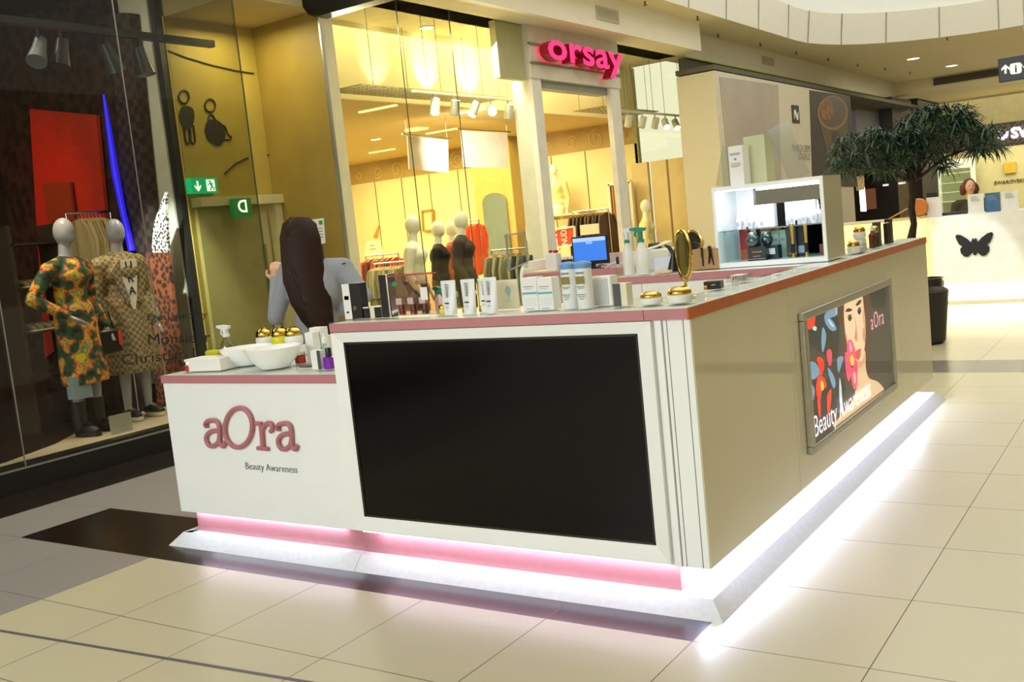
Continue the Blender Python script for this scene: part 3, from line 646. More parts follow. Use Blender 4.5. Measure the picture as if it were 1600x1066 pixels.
# wipes canisters with blue scalloped caps
cap = M('blue_cap', '6E9FDA', .4)
for i, (px, yy) in enumerate(((893.5, y0+.02), (916.5, y0))):
    t = lathed('wipes_canister', 'white canister with blue cap, '+('left one of two' if i == 0 else 'right one of two, in front'), 'canister', px, yy, ZT, .158, [(.031, 0), (.0325, .02), (.0325, .98), (.031, 1)], tw, 'white wipes canisters with blue caps', 'can')
    MB().lathe([(.033, .158), (.034, .162), (.034, .176), (.028, .183), (.01, .186)], n=20).build('cap', cap, t, local=True)
    MB().box(-.018, .019, -.0345, -.0325, .098, .128).build('label', M('olive_label', '8C8038', .5), t, local=True); b = MB(); b.box(-.016, .018, -.0342, -.0322, .137, .145); b.build('print', pb, t, local=True)
    for z_, w_ in ((.086, .018), (.080, .012), (.055, .018), (.047, .014), (.038, .009)): MB().box(-w_, w_, -.0343, -.0323, z_, z_+.0028).build('print', pb, t, local=True)
t = carton('cosmetics_box', 'white box with a grey printed front, right of the blue-capped canisters', 'box', 925, 957, 432, y0+.06, ZT, .06, paper, parts=[('grey_panel', .04, .86, .03, .92, M('ribbed_grey_print', 'B8B8BC', .5, col2='D4D4D6', kind='wave', scale=40))])
t = carton('cosmetics_box', 'grey-fronted box with cream side standing alone on the high counter', 'box', 960, 981, 443, y0, ZT, .05, crm, parts=[('grey_panel', 0, .55, 0, 1, M('charcoal_print', '4A4A4C', .5))])
squat = jar(1018, y0+.02, ZT, 1.45, M('pearl_pot', 'E8E6DE', .25), 'squat jar with gold domed lid right of the grey-fronted box')
squat.scale = (1, 1, .55); squat = jar(1063, y0+.02, ZT, 1.6, M('pearl_pot', 'E8E6DE', .25), 'larger squat jar with gold domed lid near the counter corner')
squat.scale = (1, 1, .62)
# gold table mirror
def mirror(px, y, z0, H, r, yawd, label, face='C8C8C8'):
    t = thing('table_mirror', label, 'mirror', (xat(px, y, z0), y, z0), math.radians(yawd))
    MB().lathe([(.038, 0), (.04, .004), (.034, .010), (.012, .014), (.006, .03), (.005, .045), (.009, .05), (.005, .056), (.005, H-2*r-.0)]).build('stand', gold, t, local=True)
    rx = Matrix.Rotation(PI/2, 3, 'X')
    b = MB(); b.lathe([(r, -.007), (r+.006, -.005), (r+.007, 0), (r+.006, .005), (r, .007), (r-.006, .005), (r-.006, -.005), (r, -.007)], (0, 0, H-r), 40, ax=rx, cap=False); b.build('rim', gold, t, local=True)
    MB().lathe([(r-.004, -.003), (r-.004, .003)], (0, 0, H-r), 40, ax=rx).build('mirror_glass', M('mirror', 'C8C8C0', .02, 1), t, local=True)
    b = MB(); b.tube([(math.cos(a)*(r+.014), 0, H-r+math.sin(a)*(r+.014)) for a in [PI+PI*k/16 for k in range(17)]], .003, 8); b.build('yoke', gold, t, local=True)
    return t
mirror(1073, YF+.33, ZT, .262, .092, -48, 'gold table mirror on a stand turned edge-on, near the counter corner')
mirror(1086, YI+.22, ZT, .22, .060, -12, 'round gold-rimmed magnifying mirror behind the brown box')
# right of the mirror, on the side counter
t = carton('gift_bag', 'small black bag with gold emblem and gold tag on the side counter', 'bag', 1099, 1124, 440, 3.98, ZT, .06, bk, parts=[('gold_tag', 0, .2, .05, .55, gold), ('print', .45, .7, .5, .62, gold)], rz=.15)
t = carton('acrylic_stand', 'clear acrylic stand holding brochures on the side counter', 'stand', 1134, 1166, 431, 4.28, ZT, .09, clearp)
b = MB()
for k in range(5): b.box(-.035+.002*k, .03, -.04, .03, .004+.006*k, .007+.006*k)
b.build('brochures', paper, t, local=True)
t = lathed('perfume_bottle', 'tiny clear bottle with gold cap at the foot of the display case', 'bottle', 1149, 5.0, ZT, .03, [(.013, 0), (.014, .1), (.014, .8), (.006, 1)], clearp); t.location.x = -1.66-.0
t.location = (XR-.10, yat(1149, XR-.10, ZT), ZT); MB().cyl((0, 0, .03), (0, 0, .04), .007).build('cap', gold, t, local=True)
t = carton('cosmetics_box', 'small white card box lying on the glass before the display case', 'box', 1208, 1216, 430, 4.62, ZT, .05, paper); 
# inside counter goods (y about 5.3)
yi = YI+.10
def ih(px, py, y=yi): return atY(px, py, y).z-ZT
sprayer(984, yi, ZT, ih(984, 356), wp, M('white_head', 'E8ECEC', .35), teal, 'opaque white spray bottle with a white and teal trigger, left of two', 1, s=1.0)
sprayer(1006, yi-.03, ZT, ih(1006, 354), wp, teal, teal, 'opaque white spray bottle with an all-teal trigger, right of two', -1, s=1.25)
t = lathed('serum_bottle', 'slim clear serum bottle left of the two spray bottles', 'bottle', 967, yi-.03, ZT, .10, [(.014, 0), (.015, .05), (.015, .5), (.006, .6), (.006, .7)], clearp)
MB().cyl((0, 0, .068), (0, 0, .11), .009).build('cap', bk, t, local=True); MB().lathe([(.007, .11), (.008, .125), (.003, .135)]).build('bulb', M('rose_bulb', 'D8909C', .4), t, local=True)
t = carton('label_printer', 'white till printer with a black reel behind the spray bottles', 'printer', 1012, 1046, 389, YI+.30, ZT, .16, M('appliance_white', 'E8E6DA', .35), bevel=.012)
MB().cyl((-.09, .02, .13), (-.03, .02, .13), .035).build('reel', bk, t, local=True)
b = MB(); b.bar((-.10, -.06, .125), (.02, .06, .165), .10, .01); b.build('lid', M('appliance_white'), t, local=True, bevel=.004)
# folded white card
x0, x1 = xat(1022, yi, ZT), xat(1052, yi, ZT); h = ih(1037, 402)
b = MB(); b.prism([(0, 0), (x1-x0, 0), (x1-x0, h), (-.02, h*.98)], (x0, yi, ZT), (1, 0, 0), (0, .12, 1), (0, .002, 0)); b.prism([(0, 0), (x1-x0, 0), (x1-x0, h), (-.02, h*.98)], (x0, yi+.07, ZT), (1, 0, 0), (0, -.12, 1), (0, .002, 0))
tag(b.build('table_card', M('lilac_card', 'D6DAEC', .5)), 'pale folded table card right of the spray bottles', 'card')
t = carton('tape_box', 'small pale wooden block in front of the folded card', 'box', 1022, 1046, 423, yi-.07, ZT, .06, M('pale_wood', 'E2C48C', .5))
b = MB(); x = xat(1050, yi, ZT); b.tube([(x-.03, yi, ZT+.155), (x-.005, yi, ZT+.14), (x+.018, yi, ZT+.10), (x+.012, yi, ZT+.05), (x+.008, yi, ZT+.002)], [.006, .012, .013, .024, .034], 12)
tag(b.build('desk_fan', bk), 'black curved-neck stand between the folded card and gold mirror', 'stand')
# brown box with hair tools
t = carton('tool_box', 'open brown cardboard box with hair tools clipped on its rim', 'box', 1082, 1124, 389, YI+.12, ZT, .20, M('cardboard', 'B28A5C', .7, var=.04), bevel=0)
w = .10
hx = MB(); hx.tube([(-.01, -.112, .125), (-.012, -.108, .10), (-.012, -.106, .02)], [.008, .005, .004], 8); hx.box(-.017, -.008, -.114, -.108, .07, .10)
tag(hx.build('hair_comb', bk, t, local=True), None)
hx = MB(); hx.tube([(.035, -.112, .13), (.034, -.108, .09), (.024, -.106, .03)], [.008, .006, .004], 8); hx.tube([(.038, -.112, .125), (.040, -.108, .09), (.052, -.106, .02)], [.008, .006, .003], 8); hx.ball((.036, -.11, .12), .012, n=6); hx.build('hair_clamp', bk, t, local=True)
t = carton('organiser_box', 'low black organiser box behind the gold magnifying mirror', 'box', 1060, 1092, 380, YI+.40, ZT, .06, bk)
# desk things
yd = YD+.16
x0, x1 = xat(896, yd, zd), xat(953, yd, zd); hz = atY(924, 368, yd).z-zd; hb_ = atY(924, 413, yd).z-zd
t = thing('till_monitor', 'black till monitor with a blue page on its screen', 'monitor', ((x0+x1)/2, yd, zd), -.05); w = x1-x0
MB().box(-w/2, w/2, 0, .022, hb_, hz).build('casing', M('monitor_black', '12151A', .35), t, local=True, bevel=.004)
MB().box(-w/2+.014, w/2-.014, -.002, 0, hb_+.028, hz-.014).build('screen', M('blue_screen', '2A62C0', .3, emit='3A78D8', es=.75), t, local=True)
MB().box(-w/2+.014, w/2-.014, -.003, -.002, hz-.045, hz-.014).build('menu_bar', M('pale_screen', '9FBCE4', .3, emit='A0BCE4', es=.6), t, local=True)
MB().box(-.03, .03, -.003, -.002, hz-.065, hz-.038).build('dialog', M('dialog_screen', '88A8DC', .3, emit='8CA8D8', es=.6), t, local=True)
b = MB(); b.box(-.02, .02, .02, .04, 0, hz*.6); b.box(-.08, .08, -.03, .10, 0, .012); b.build('stand', M('monitor_black'), t, local=True)
MB().cyl((0, -.001, hb_+.014), (0, .001, hb_+.014), .007).build('emblem', steel, t, local=True)
yy = YD+.06
t = carton('pen_cup', 'grey cup of red and pink pens left of the monitor', 'cup', 873, 891, 406, yy+.08, zd, .06, M('dark_cup', '2A2422', .4))
for k in range(7):
    MB().cyl((-.03+.01*k, 0, .02), (-.034+.0115*k, .0, .075+.012*(k % 3)), .0045).build('pen', M('pen_red' if k % 2 else 'pen_pink', 'C8202C' if k % 2 else 'F0C8C8', .4), t, local=True)
t = organic('scrunchie', [('e', (xat(868, yy, 1.19), yy+.02, atY(868, 393, yy).z), (.025, .02, .013)), ('e', (xat(860, yy, 1.19), yy+.02, atY(860, 393, yy).z), (.018, .02, .012))], M('red_fabric', 'A8101C', .6), voxel=.004)
tag(t, 'dark red scrunchie lying on the white box left of the monitor', 'scrunchie')
carton('receipt_box', 'upright white box at the left end of the till desk', 'box', 854, 871, 397, yy, zd, .08, paper)
t = carton('notepad', 'flat stack of yellowed papers on the till desk', 'papers', 824, 868, 424, yy-.02, zd, .2, M('yellowed_paper', 'D8D0A0', .6))
b = MB(); q = V((xat(940, yy, zd), yy, zd)); b.ball(q+V((0, 0, .018)), .018, (1.8, 1.2, 1)); tag(b.build('computer_mouse', M('grey_mouse', '4A4A4C', .4)), 'grey computer mouse below the monitor', 'mouse')
b = MB(); x0 = xat(948, yy, zd)
for k in range(6): b.tube([(x0+.04*k+.03*math.cos(a+k), yy-.02+.03*math.sin(a), zd+.012+.012*k % .03+.006*math.sin(3*a)) for a in [2*PI*j/14 for j in range(15)]], .005, 6)
tag(b.build('cable_coil', M('pale_cable', 'C4CCD4', .4)), 'tangle of pale cables right of the monitor', 'cable')
# silver acrylic sign frame standing at the desk's left end
b = MB(); ys_ = YD+.03; xa, xb = xat(796, ys_, zd+.02), xat(826, ys_, zd+.02); za = atY(811, 364, ys_).z; z_b = zd+.1
b.bar((xa, ys_, z_b-.06), (xa, ys_, za-.01), .012); b.bar((xb, ys_, z_b-.0), (xb, ys_, za), .012); b.bar((xa-.006, ys_, za-.008), (xb+.006, ys_, za), .012); b.bar((xa-.006, ys_, z_b-.06), (xb+.006, ys_, z_b-.0), .012)
t = b.build('sign_frame', M('silver_frame', 'B9B8AC', .3, .6)); tag(t, 'empty silver sign frame above the left end of the till desk', 'frame')
MB().box(xa, xb, ys_-.002, ys_+.002, z_b-.05, za-.01).build('acrylic_sheet', clearp, t)

# ------------------------------------------------------------ in and on the display case
yc = YC+.12; zb = ZT+.026; zsh = zs+.006
def cb(px, y=yc, z=zb): return V((xat(px, y, z), y, z))
def boxat(name, label, cat, px0, px1, z0, H, y, d, mat, group=None, parts=()):
    x0, x1 = xat(px0, y, z0), xat(px1, y, z0); t = thing(name, label, cat, ((x0+x1)/2, y+d/2, z0), 0, group); w = x1-x0
    MB().box(-w/2, w/2, -d/2, d/2, 0, H).build('carton', mat, t, local=True, bevel=.001)
    for (nm, u0, u1, v0, v1, m) in parts: MB().box(-w/2+w*u0, -w/2+w*u1, -d/2-.0012, -d/2, H*v0, H*v1).build(nm, m, t, local=True)
    return t
H_ = lambda px, py, y, z: atY(px, py, y).z-z
navy = M('navy_box', '1E2A3C', .4); whiteb = M('bright_white_card', 'F4F6F6', .5)
boxat('cosmetics_box', 'black carton with gold print carrying a silver globe jar, left in the case', 'box', 1169, 1197, zb, H_(1183, 386, YC+.03, zb), YC+.03, .06, M('charcoal_box', '26282C', .4), parts=[('print', .25, .8, .6, .68, gold), ('print', .3, .7, .3, .36, pb), ('gold_line', 0, 1, .12, .15, steel)])
boxat('cosmetics_box', 'blue-black carton with a white label under the second silver globe jar', 'box', 1192, 1217, zb, H_(1204, 384, YC+.09, zb), YC+.10, .06, navy, parts=[('label', .35, .8, .35, .8, whiteb)])
for px, zz, yy, lb_ in ((1177, H_(1183, 386, YC+.03, zb), YC+.06, 'silver globe jar on the black carton, left of two'), (1198, H_(1204, 384, YC+.09, zb), YC+.13, 'silver globe jar on the blue-black carton, right of two')):
    t = thing('globe_jar', lb_, 'jar', (xat(px, yy, zb+zz), yy, zb+zz+.0005), 0, 'silver globe jars in the display case')
    MB().lathe([(.020, 0), (.030, .01), (.036, .028), (.036, .042), (.030, .058), (.022, .066)]).build('pot', M('smoked_silver', '6A7478', .15, .8), t, local=True); MB().lathe([(.024, .066), (.024, .076), (.02, .08)]).build('lid', steel, t, local=True)
boxat('cosmetics_box', 'tall red carton at the left inside the case', 'box', 1158, 1171, zb, .185, YC+.22, .05, M('red_box', 'A01414', .4), parts=[('orange_base', 0, 1, 0, .32, M('orange_box', 'B4561C', .4))])
for px0, px1, nm in ((1208, 1219, 'pale stone-coloured carton behind the globe jars, left of two'), (1220, 1230, 'pale stone-coloured carton behind the globe jars, right of two')):
    boxat('cosmetics_box', nm, 'box', px0, px1, zb, .15, YC+.24, .04, M('stone_box', 'B8B4A0', .5), 'stone-coloured cartons in the case', [('print', .2, .8, .6, .7, pb)])
boxat('cosmetics_box', 'tall black carton behind the left gold tube', 'box', 1232, 1246, zb, .2, YC+.12, .05, M('charcoal_box'), parts=[('gold_line', 0, 1, .1, .12, gold)])
boxat('cosmetics_box', 'tall navy carton with a pale square between the two gold tubes', 'box', 1247, 1259, zb, .2, YC+.14, .05, navy, parts=[('label', .1, .9, .1, .3, M('pale_blue_card', 'A8C0E0', .5))])
for px, yy, nm in ((1240, YC+.06, 'slim gold tube with black cap in the case, left of two'), (1260.5, YC+.10, 'slim gold tube with black cap in the case, right of two')):
    t = thing('gold_tube', nm, 'tube', (xat(px, yy, zb), yy, zb), 0, 'gold tubes in the display case')
    MB().lathe([(.008, .0), (.009, .05), (.009, .075)]).build('cap', bk, t, local=True); MB().lathe([(.0092, .075), (.010, .10), (.013, .175), (.015, .182)], sc=(1, .6)).build('body', gold, t, local=True)
    MB().lathe([(.0095, 0), (.0095, .025)]).build('base_ring', gold, t, local=True)
boxat('cosmetics_box', 'small brown-labelled bottle carton at the right inside the case', 'box', 1281, 1287, zb, .06, YC+.14, .03, M('amber_box', '7A3A1E', .4))
# glass shelf: white cartons and small bottles
for a_, c_, nm in ((1176, 1211, 'wide white carton on the glass shelf, left one'), (1228, 1246, 'white carton on the glass shelf, middle one'), (1246, 1276, 'wide white carton on the glass shelf, right one')):
    boxat('cosmetics_box', nm, 'box', a_, c_, zsh, .125, YC+.2, .05, whiteb, 'white cartons on the glass shelf')
pxs = [(1155, .11), (1162.5, .115), (1173, .09), (1180, .11), (1192, .085), (1232, .085), (1239, .10), (1250, .09), (1257, .10), (1263, .085), (1273, .115), (1280, .12)]
whb = M('frosted_bottle', 'F0F2F4', .25)
p0 = thing('serum_bottle', 'small white serum bottle on the glass shelf', 'bottle', (0, 0, zsh), 0, 'small white bottles on the glass shelf')
MB().lathe([(.012, 0), (.0135, .004), (.0135, .055), (.008, .065), (.0055, .07)], n=16).build('bottle', whb, p0, local=True)
MB().lathe([(.0075, .07), (.0075, .084), (.004, .086), (.0045, .098), (.002, .106)], n=12).build('dropper', whb, p0, local=True); MB().box(-.008, .008, -.0145, -.0135, .018, .04).build('label', M('lilac_label', 'C8C0D4', .5), p0, local=True)
for i, (px, h) in enumerate(pxs):
    yy = YC+.07+.03*(i % 2); l_ = ['leftmost', 'second from left', 'third from left', 'fourth from left', 'fifth from left', 'sixth from left', 'seventh from left', 'fourth from right', 'third from right, behind', 'third from right, in front', 'second from right', 'rightmost'][i]
    loc = (xat(px, yy, zsh), yy, zsh); lab = 'small white serum bottle on the glass shelf, '+l_
    if i == 0: p0.location = loc; p0['label'] = lab; p0.scale = (1, 1, h/.106)
    else: c = dup(p0, loc, 0, lab); c.scale = (1, 1, h/.106)
# on top of the case
zc = zt+.0005
t = boxat('cosmetics_box', 'tall white printed carton on top of the display case', 'box', 1142, 1167, zc, H_(1154, 228, YC+.1, zc), YC+.06, .06, paper, parts=[('print', .08, .85, .80, .82, pb), ('print', .12, .8, .77, .785, pb), ('print', .15, .8, .55, .565, pb), ('print', .1, .85, .50, .515, pb), ('print', .2, .7, .47, .48, pb), ('mark', .4, .55, .64, .69, pb)])
t.rotation_euler[2] = -.25
t = boxat('cosmetics_box', 'tall pale green carton with a diagonal crease on top of the case', 'box', 1167, 1203, zc, H_(1185, 211, YC+.14, zc), YC+.14, .09, M('pale_green_box', 'C4C8A0', .4, var=.03)); t.rotation_euler[2] = -.2
def on(o_): return o_
x0 = xat(1206, YC+.1, zc); b = MB(); b.bar((xat(1250, YC+.12, zc), YC+.12, zc), (xat(1214, YC+.12, zc+.3)-.0, YC+.12, atY(1211, 197, YC+.12).z), .12, .004, up=(0, 1, 0));
tag(b.build('leaning_acrylic_sheet', glass('pale_acrylic', 'E8EAE2', .08, .1, .3)), 'clear acrylic sheet leaning on top of the display case', 'acrylic sheet')
x0 = xat(1136, YC+.1, zc); b = MB(); b.bar((x0-.03, YC+.13, zc), (xat(1142, YC+.13, zc+.2), YC+.13, zc+.22), .10, .004, up=(0, 1, 0))
tag(b.build('leaning_acrylic_sheet', glass('pale_acrylic')), 'narrow acrylic sheet leaning behind the white carton on the case', 'acrylic sheet')

# ------------------------------------------------------------ far part of the side counter
xf = XR-.085
def sf(px): return V((xf, yat(px, xf, ZT), ZT))
def hx_(px, py): return atX(px, py, xf).z-ZT
def put(t, px): t.location = sf(px); return t
gj = jar(1000, 3, ZT, 1.2, M('white_pot', 'F0F0EC', .3), 'gold-lidded white jar on the side counter just past the display case'); put(gj, 1334)
t = boxat('cosmetics_box', 'white box with a dark window carrying a gold-lidded jar', 'box', 1000, 1020, ZT, .07, 3.4, .09, paper, parts=[]); put(t, 1334); t.location.y += .22; t.location.x -= .02
MB().box(-.03, .01, -.0462, -.045, .02, .045).build('window', M('dark_print', '3A4048', .5), t, local=True)
g2 = jar(1000, 3, ZT, 1.2, M('white_pot', 'F0F0EC', .3), 'gold-lidded jar standing on the white box with a dark window'); g2.location = t.location+V((0, 0, .0705))
t = lathed('spray_bottle', 'amber bottle with white pump on the side counter past the case', 'bottle', 1000, 3, ZT, .13, [(.018, 0), (.02, .03), (.02, .62), (.008, .75), (.008, .8)], M('amber_bottle', '5A2410', .15)); put(t, 1343); t.location.y += .30
MB().lathe([(.011, .104), (.011, .118), (.006, .13), (.003, .14)]).build('pump', whb, t, local=True)
t = boxat('cosmetics_box', 'dark slate carton behind the amber bottle', 'box', 1000, 1014, ZT, .15, 3.4, .06, M('slate_box', '3C4450', .4)); put(t, 1355); t.location.y += .25
t = boxat('cosmetics_box', 'black carton behind the yellow bottle on the side counter', 'box', 1000, 1010, ZT, .13, 3.4, .05, bk); put(t, 1371); t.location.y += .25
t = lathed('serum_bottle', 'clear bottle of yellow liquid with a gold top', 'bottle', 1000, 3, ZT, .10, [(.018, 0), (.019, .1), (.019, .7), (.008, .85), (.008, .9)], glass('yellow_glass', 'E8E088', .1, .05, .4)); put(t, 1368)
MB().lathe([(.02, .09), (.023, .10), (.022, .12), (.012, .132)]).build('cap', gold, t, local=True)
t = boxat('cosmetics_box', 'white and dark carton with a teal stripe, last one along the side counter', 'box', 1000, 1013, ZT, .155, 3.4, .07, M('wine_box', '3A2424', .4), parts=[('white_panel', 0, .8, .02, .88, paper), ('teal_stripe', .15, .6, .35, .40, teal), ('print', .2, .6, .55, .75, pb)]); put(t, 1390)
t = boxat('acrylic_stand', 'low clear acrylic block with folded tissues on the side counter', 'stand', 1000, 1026, ZT, .045, 3.4, .16, clearp); put(t, 1362); t.location.y -= .3
MB().box(-.03, .03, -.06, .06, .002, .03).build('tissues', paper, t, local=True)

# ------------------------------------------------------------ low counter
yl = YF+.20
t = thing('cream_jar', 'small red jar with a silver lid at the left end of the low counter', 'jar', atZ(298, 580, ZL))
MB().lathe([(.026, 0), (.028, .004), (.028, .03), (.024, .034)]).build('pot', M('red_glass', 'B4301C', .2), t, local=True); MB().lathe([(.0285, .034), (.0285, .05), (.027, .053)]).build('lid', steel, t, local=True)
x0, x1 = xat(302, YF+.1, ZL), xat(352, YF+.1, ZL)
t = thing('tissue_box', 'low white tissue box left of the white bowls', 'box', ((x0+x1)/2-.02, YF+.14, ZL), .1); MB().box(-(x1-x0)/2, (x1-x0)/2, -.07, .06, 0, .065).build('carton', paper, t, local=True, bevel=.003)
def bowl(px, y, r, H, label):
    t = thing('white_bowl', label, 'bowl', (xat(px, y, ZL), y, ZL), 0)
    MB().lathe([(r*.42, 0), (r*.5, .002), (r*.8, H*.45), (r*.97, H*.9), (r, H), (r*.975, H), (r*.94, H*.88), (r*.76, H*.45), (r*.4, .01), (.001, .008)], n=40).build('bowl', M('porcelain', 'FAFAF8', .15), t, local=True); return t
bowl(388, YF+.275, .140, .095, 'wide white bowl beside the tissue box'); bowl(430, YF+.165, .146, .105, 'larger white bowl in front, nearest the high counter')
sprayer(359, YF+.36, ZL, .21, glass('clear_bottle', 'EEF2E4', .14, .03, .5), M('white_head'), M('white_head'), 'clear spray bottle with yellow liquid behind the white bowls', -1, s=1.25, liquid=M('yellow_liquid', 'B8A818', .2))
for px, yy, nm in ((338, YF+.265, 'yellow sponge beside the clear spray bottle'),):
    b = MB(); x = xat(px, yy, ZL); b.box(x-.05, x+.05, yy-.03, yy+.03, ZL+.0, ZL+.085); tag(b.build('sponge', M('yellow_sponge', 'C4B820', .8, bump=.3), bevel=.012), nm, 'sponge')
for px, col, nm in ((417, 'F2F2EE', 'white jar with gold domed lid over the bowls, left of three'), (441, 'E6E020', 'yellow jar with gold domed lid, middle of three'), (462, 'F4F4F2', 'white jar with gold domed lid over the bowls, right of three')):
    t = jar(px, YF+.62, ZL, 1.7, M('pot_'+col, col, .25), nm)
    t.location.z = atY(441, 541, YF+.62).z+.0005
x0 = xat(417, YF+.62, ZL); x1 = xat(462, YF+.62, ZL); b = MB(); b.box(x0-.06, x1+.06, YF+.56, YF+.68, ZL, atY(441, 541, YF+.62).z); tag(b.build('riser_block', M('white_riser', 'F0F0F0', .3), bevel=.003), 'white display riser under the three gold-lidded jars', 'riser')
for i, (a_, c_, pyt, yy, mt_, nm) in enumerate(((481, 493, 520, YF+.32, paper, 'tall white folded leaflet, left of the leaflet bunch'), (489, 507, 512, YF+.38, paper, 'tall white carton behind the leaflets on the low counter'), (500, 514, 525, YF+.44, crm, 'cream carton at the back of the leaflet bunch'))):
    carton('cosmetics_box', nm, 'box', a_, c_, pyt, yy, ZL, .05, mt_)
t = carton('cosmetics_box', 'small white box with grey side below the leaflets', 'box', 488, 503, 548, YF+.10, ZL, .035, paper, parts=[('grey_side', .66, 1, 0, 1, M('charcoal_print'))])
t = lathed('nail_polish_bottle', 'purple bottle with a black cap by the screen frame', 'bottle', 516, YF+.12, ZL, .06, [(.026, 0), (.029, .05), (.029, .92), (.01, 1)], M('purple_glass', '7A1FA8', .2))
MB().lathe([(.015, .06), (.015, .095), (.013, .1)]).build('cap', bk, t, local=True)
t = lathed('perfume_bottle', 'clear bottle with a pale pump behind the purple bottle', 'bottle', 511, YF+.24, ZL, .12, [(.028, 0), (.03, .05), (.03, .6), (.01, .8), (.01, .9)], glass('mint_glass', 'D0E8DC', .15, .05, .5)); MB().lathe([(.012, .108), (.012, .13), (.005, .14), (.005, .16)]).build('pump', whb, t, local=True)
t = thing('cream_jar', 'small red jar behind the larger white bowl', 'jar', (xat(470, YF+.30, ZL), YF+.30, ZL)); MB().lathe([(.026, 0), (.028, .004), (.028, .04), (.024, .044)]).build('pot', M('red_glass'), t, local=True); MB().lathe([(.0285, .044), (.0285, .055)]).build('lid', steel, t, local=True)
b = MB(); x = xat(482, YF+.14, ZL); b.tube([(x-.06, YF+.14, ZL+.006), (x, YF+.145, ZL+.008), (x+.05, YF+.16, ZL+.009)], [.004, .007, .005], 8); tag(b.build('hair_clip', M('charcoal_print')), 'dark hair clip lying on the glass by the small white box', 'hair clip')
# ------------------------------------------------------------ the shop assistant, seen from behind
WO = V((-4.34, 4.40, 0)); wr = V((math.cos(YAW), -math.sin(YAW), 0)); wf = V((-wr.y, wr.x, 0))
def Wp(px, py, dep=0):
    d = FW + RT*((px-800)/FPX) - UP*((py-533)/FPX); k = (dep-(CAM-WO).dot(wf))/d.dot(wf); P = CAM+d*k-WO
    return V((P.dot(wr), P.dot(wf), P.z))
skin = M('skin', 'D9A98A', .5, var=.03); knit = M('grey_rib_knit', '8E9098', .8, col2='A2A4AC', kind='wave', scale=60, bump=.3); hairm = M('brown_hair', '130A07', .55, col2='3E271B', kind='wave', scale=55, spec=.2)
trm = M('dark_trousers', '3A3D46', .8)
wo = thing('person', 'woman with long straight brown hair in grey knit jumper, seen from behind, hand on hip', 'person', WO, -YAW)
hd = Wp(470, 372); nk = Wp(474, 408); ls, rs = Wp(452, 422), Wp(536, 419); bel = Wp(492, 450)
rel, rwr, rhd = Wp(569, 462, -.06), Wp(530, 487, .02), Wp(515, 490, .05)
lel, lwr, lhd = Wp(431, 496, .02), Wp(431, 436, .17), Wp(431, 414, .20)
wst = Wp(494, 497); hip = Wp(500, 545); hz = hip.z
lk, rk = V((hip.x-.09, .02, .48)), V((hip.x+.08, .03, .48)); la, ra_ = V((hip.x-.10, -.02, .09)), V((hip.x+.10, 0, .09))
def fingers(base, d, side, curl, pal=.042):
    d = V(d).normalized(); side = V(side).normalized(); n = d.cross(side); P = [('c', base-d*.02, base+d*.05, .026, .030)]
    for i, (o_, l) in enumerate(((-.030, .060), (-.010, .072), (.010, .068), (.029, .054))):
        a = base+d*.062+side*o_; m = a+(d*math.cos(curl)+n*math.sin(curl))*l*.5; e = m+(d*math.cos(curl*2.2)+n*math.sin(curl*2.2))*l*.5
        P += [('c', a, m, .0088, .008), ('c', m, e, .008, .0065)]
    a = base+side*-.03+d*.005; m = a+(side*-.7+d*.7).normalized()*.035; e = m+(d*.9+n*.3).normalized()*.03
    return P+[('c', a, m, .011, .010), ('c', m, e, .010, .008)]
body = [('e', hd, (.072, .088, .108)), ('e', hd+V((0, .062, -.045)), (.048, .045, .055)), ('e', hd+V((0, .10, -.03)), (.011, .016, .018)), ('c', nk+V((0, 0, .03)), nk+V((0, 0, -.05)), .048, .055),
        ('e', hd+V((.075, 0, -.01)), (.010, .018, .028)), ('e', hd+V((-.075, 0, -.01)), (.010, .018, .028)),
        ('c', ls, rs, .055, .055), ('e', bel, (.15, .10, .14)), ('e', wst, (.115, .085, .12)), ('e', hip, (.165, .115, .14)),
        ('c', rs, rel, .045, .037), ('c', rel, rwr, .036, .026), ('c', ls, lel, .045, .037), ('c', lel, lwr, .036, .026),
        ('c', V((hip.x-.08, 0, hz-.03)), lk, .085, .055), ('c', lk, la, .052, .035), ('c', V((hip.x+.08, 0, hz-.03)), rk, .085, .055), ('c', rk, ra_, .052, .035),
        ('c', V((la.x, la.y, .035)), V((la.x, la.y+.16, .025)), .035, .028), ('c', V((ra_.x, ra_.y, .035)), V((ra_.x, ra_.y+.16, .025)), .035, .028), ('c', la, V((la.x, la.y, .04)), .035, .035), ('c', ra_, V((ra_.x, ra_.y, .04)), .035, .035)]
body += fingers(lwr, (0.05, .1, 1), (1, 0, 0), .5)+fingers(rwr+(rhd-rwr)*.3, (-1, .25, -.35), (0, 0, 1), .35)
organic('body', body, skin, wo, voxel=.0075, smooth=3, local=True)
sw = [('c', ls+V((0, 0, -.004)), rs+V((0, 0, -.004)), .068, .068), ('e', bel, (.172, .118, .16)), ('e', wst, (.132, .102, .13)), ('e', wst+(hip-wst)*.5, (.150, .112, .12)), ('e', hip+V((0, 0, .02)), (.172, .125, .12)),
      ('c', rs, rel, .060, .050), ('c', rel, rwr, .050, .036), ('c', ls, lel, .060, .050), ('c', lel, lwr, .050, .036), ('c', nk+V((0, 0, -.06)), nk+V((0, 0, -.02)), .085, .062)]
organic('jumper', sw, knit, wo, voxel=.0085, smooth=5, local=True)
organic('trousers', [('e', V((hip.x, 0, hz-.05)), (.172, .122, .13)), ('c', V((hip.x-.085, 0, hz-.06)), lk, .094, .068), ('c', lk, la, .066, .055), ('c', V((hip.x+.085, 0, hz-.06)), rk, .094, .068), ('c', rk, ra_, .066, .055)], trm, wo, voxel=.012, smooth=4, local=True)
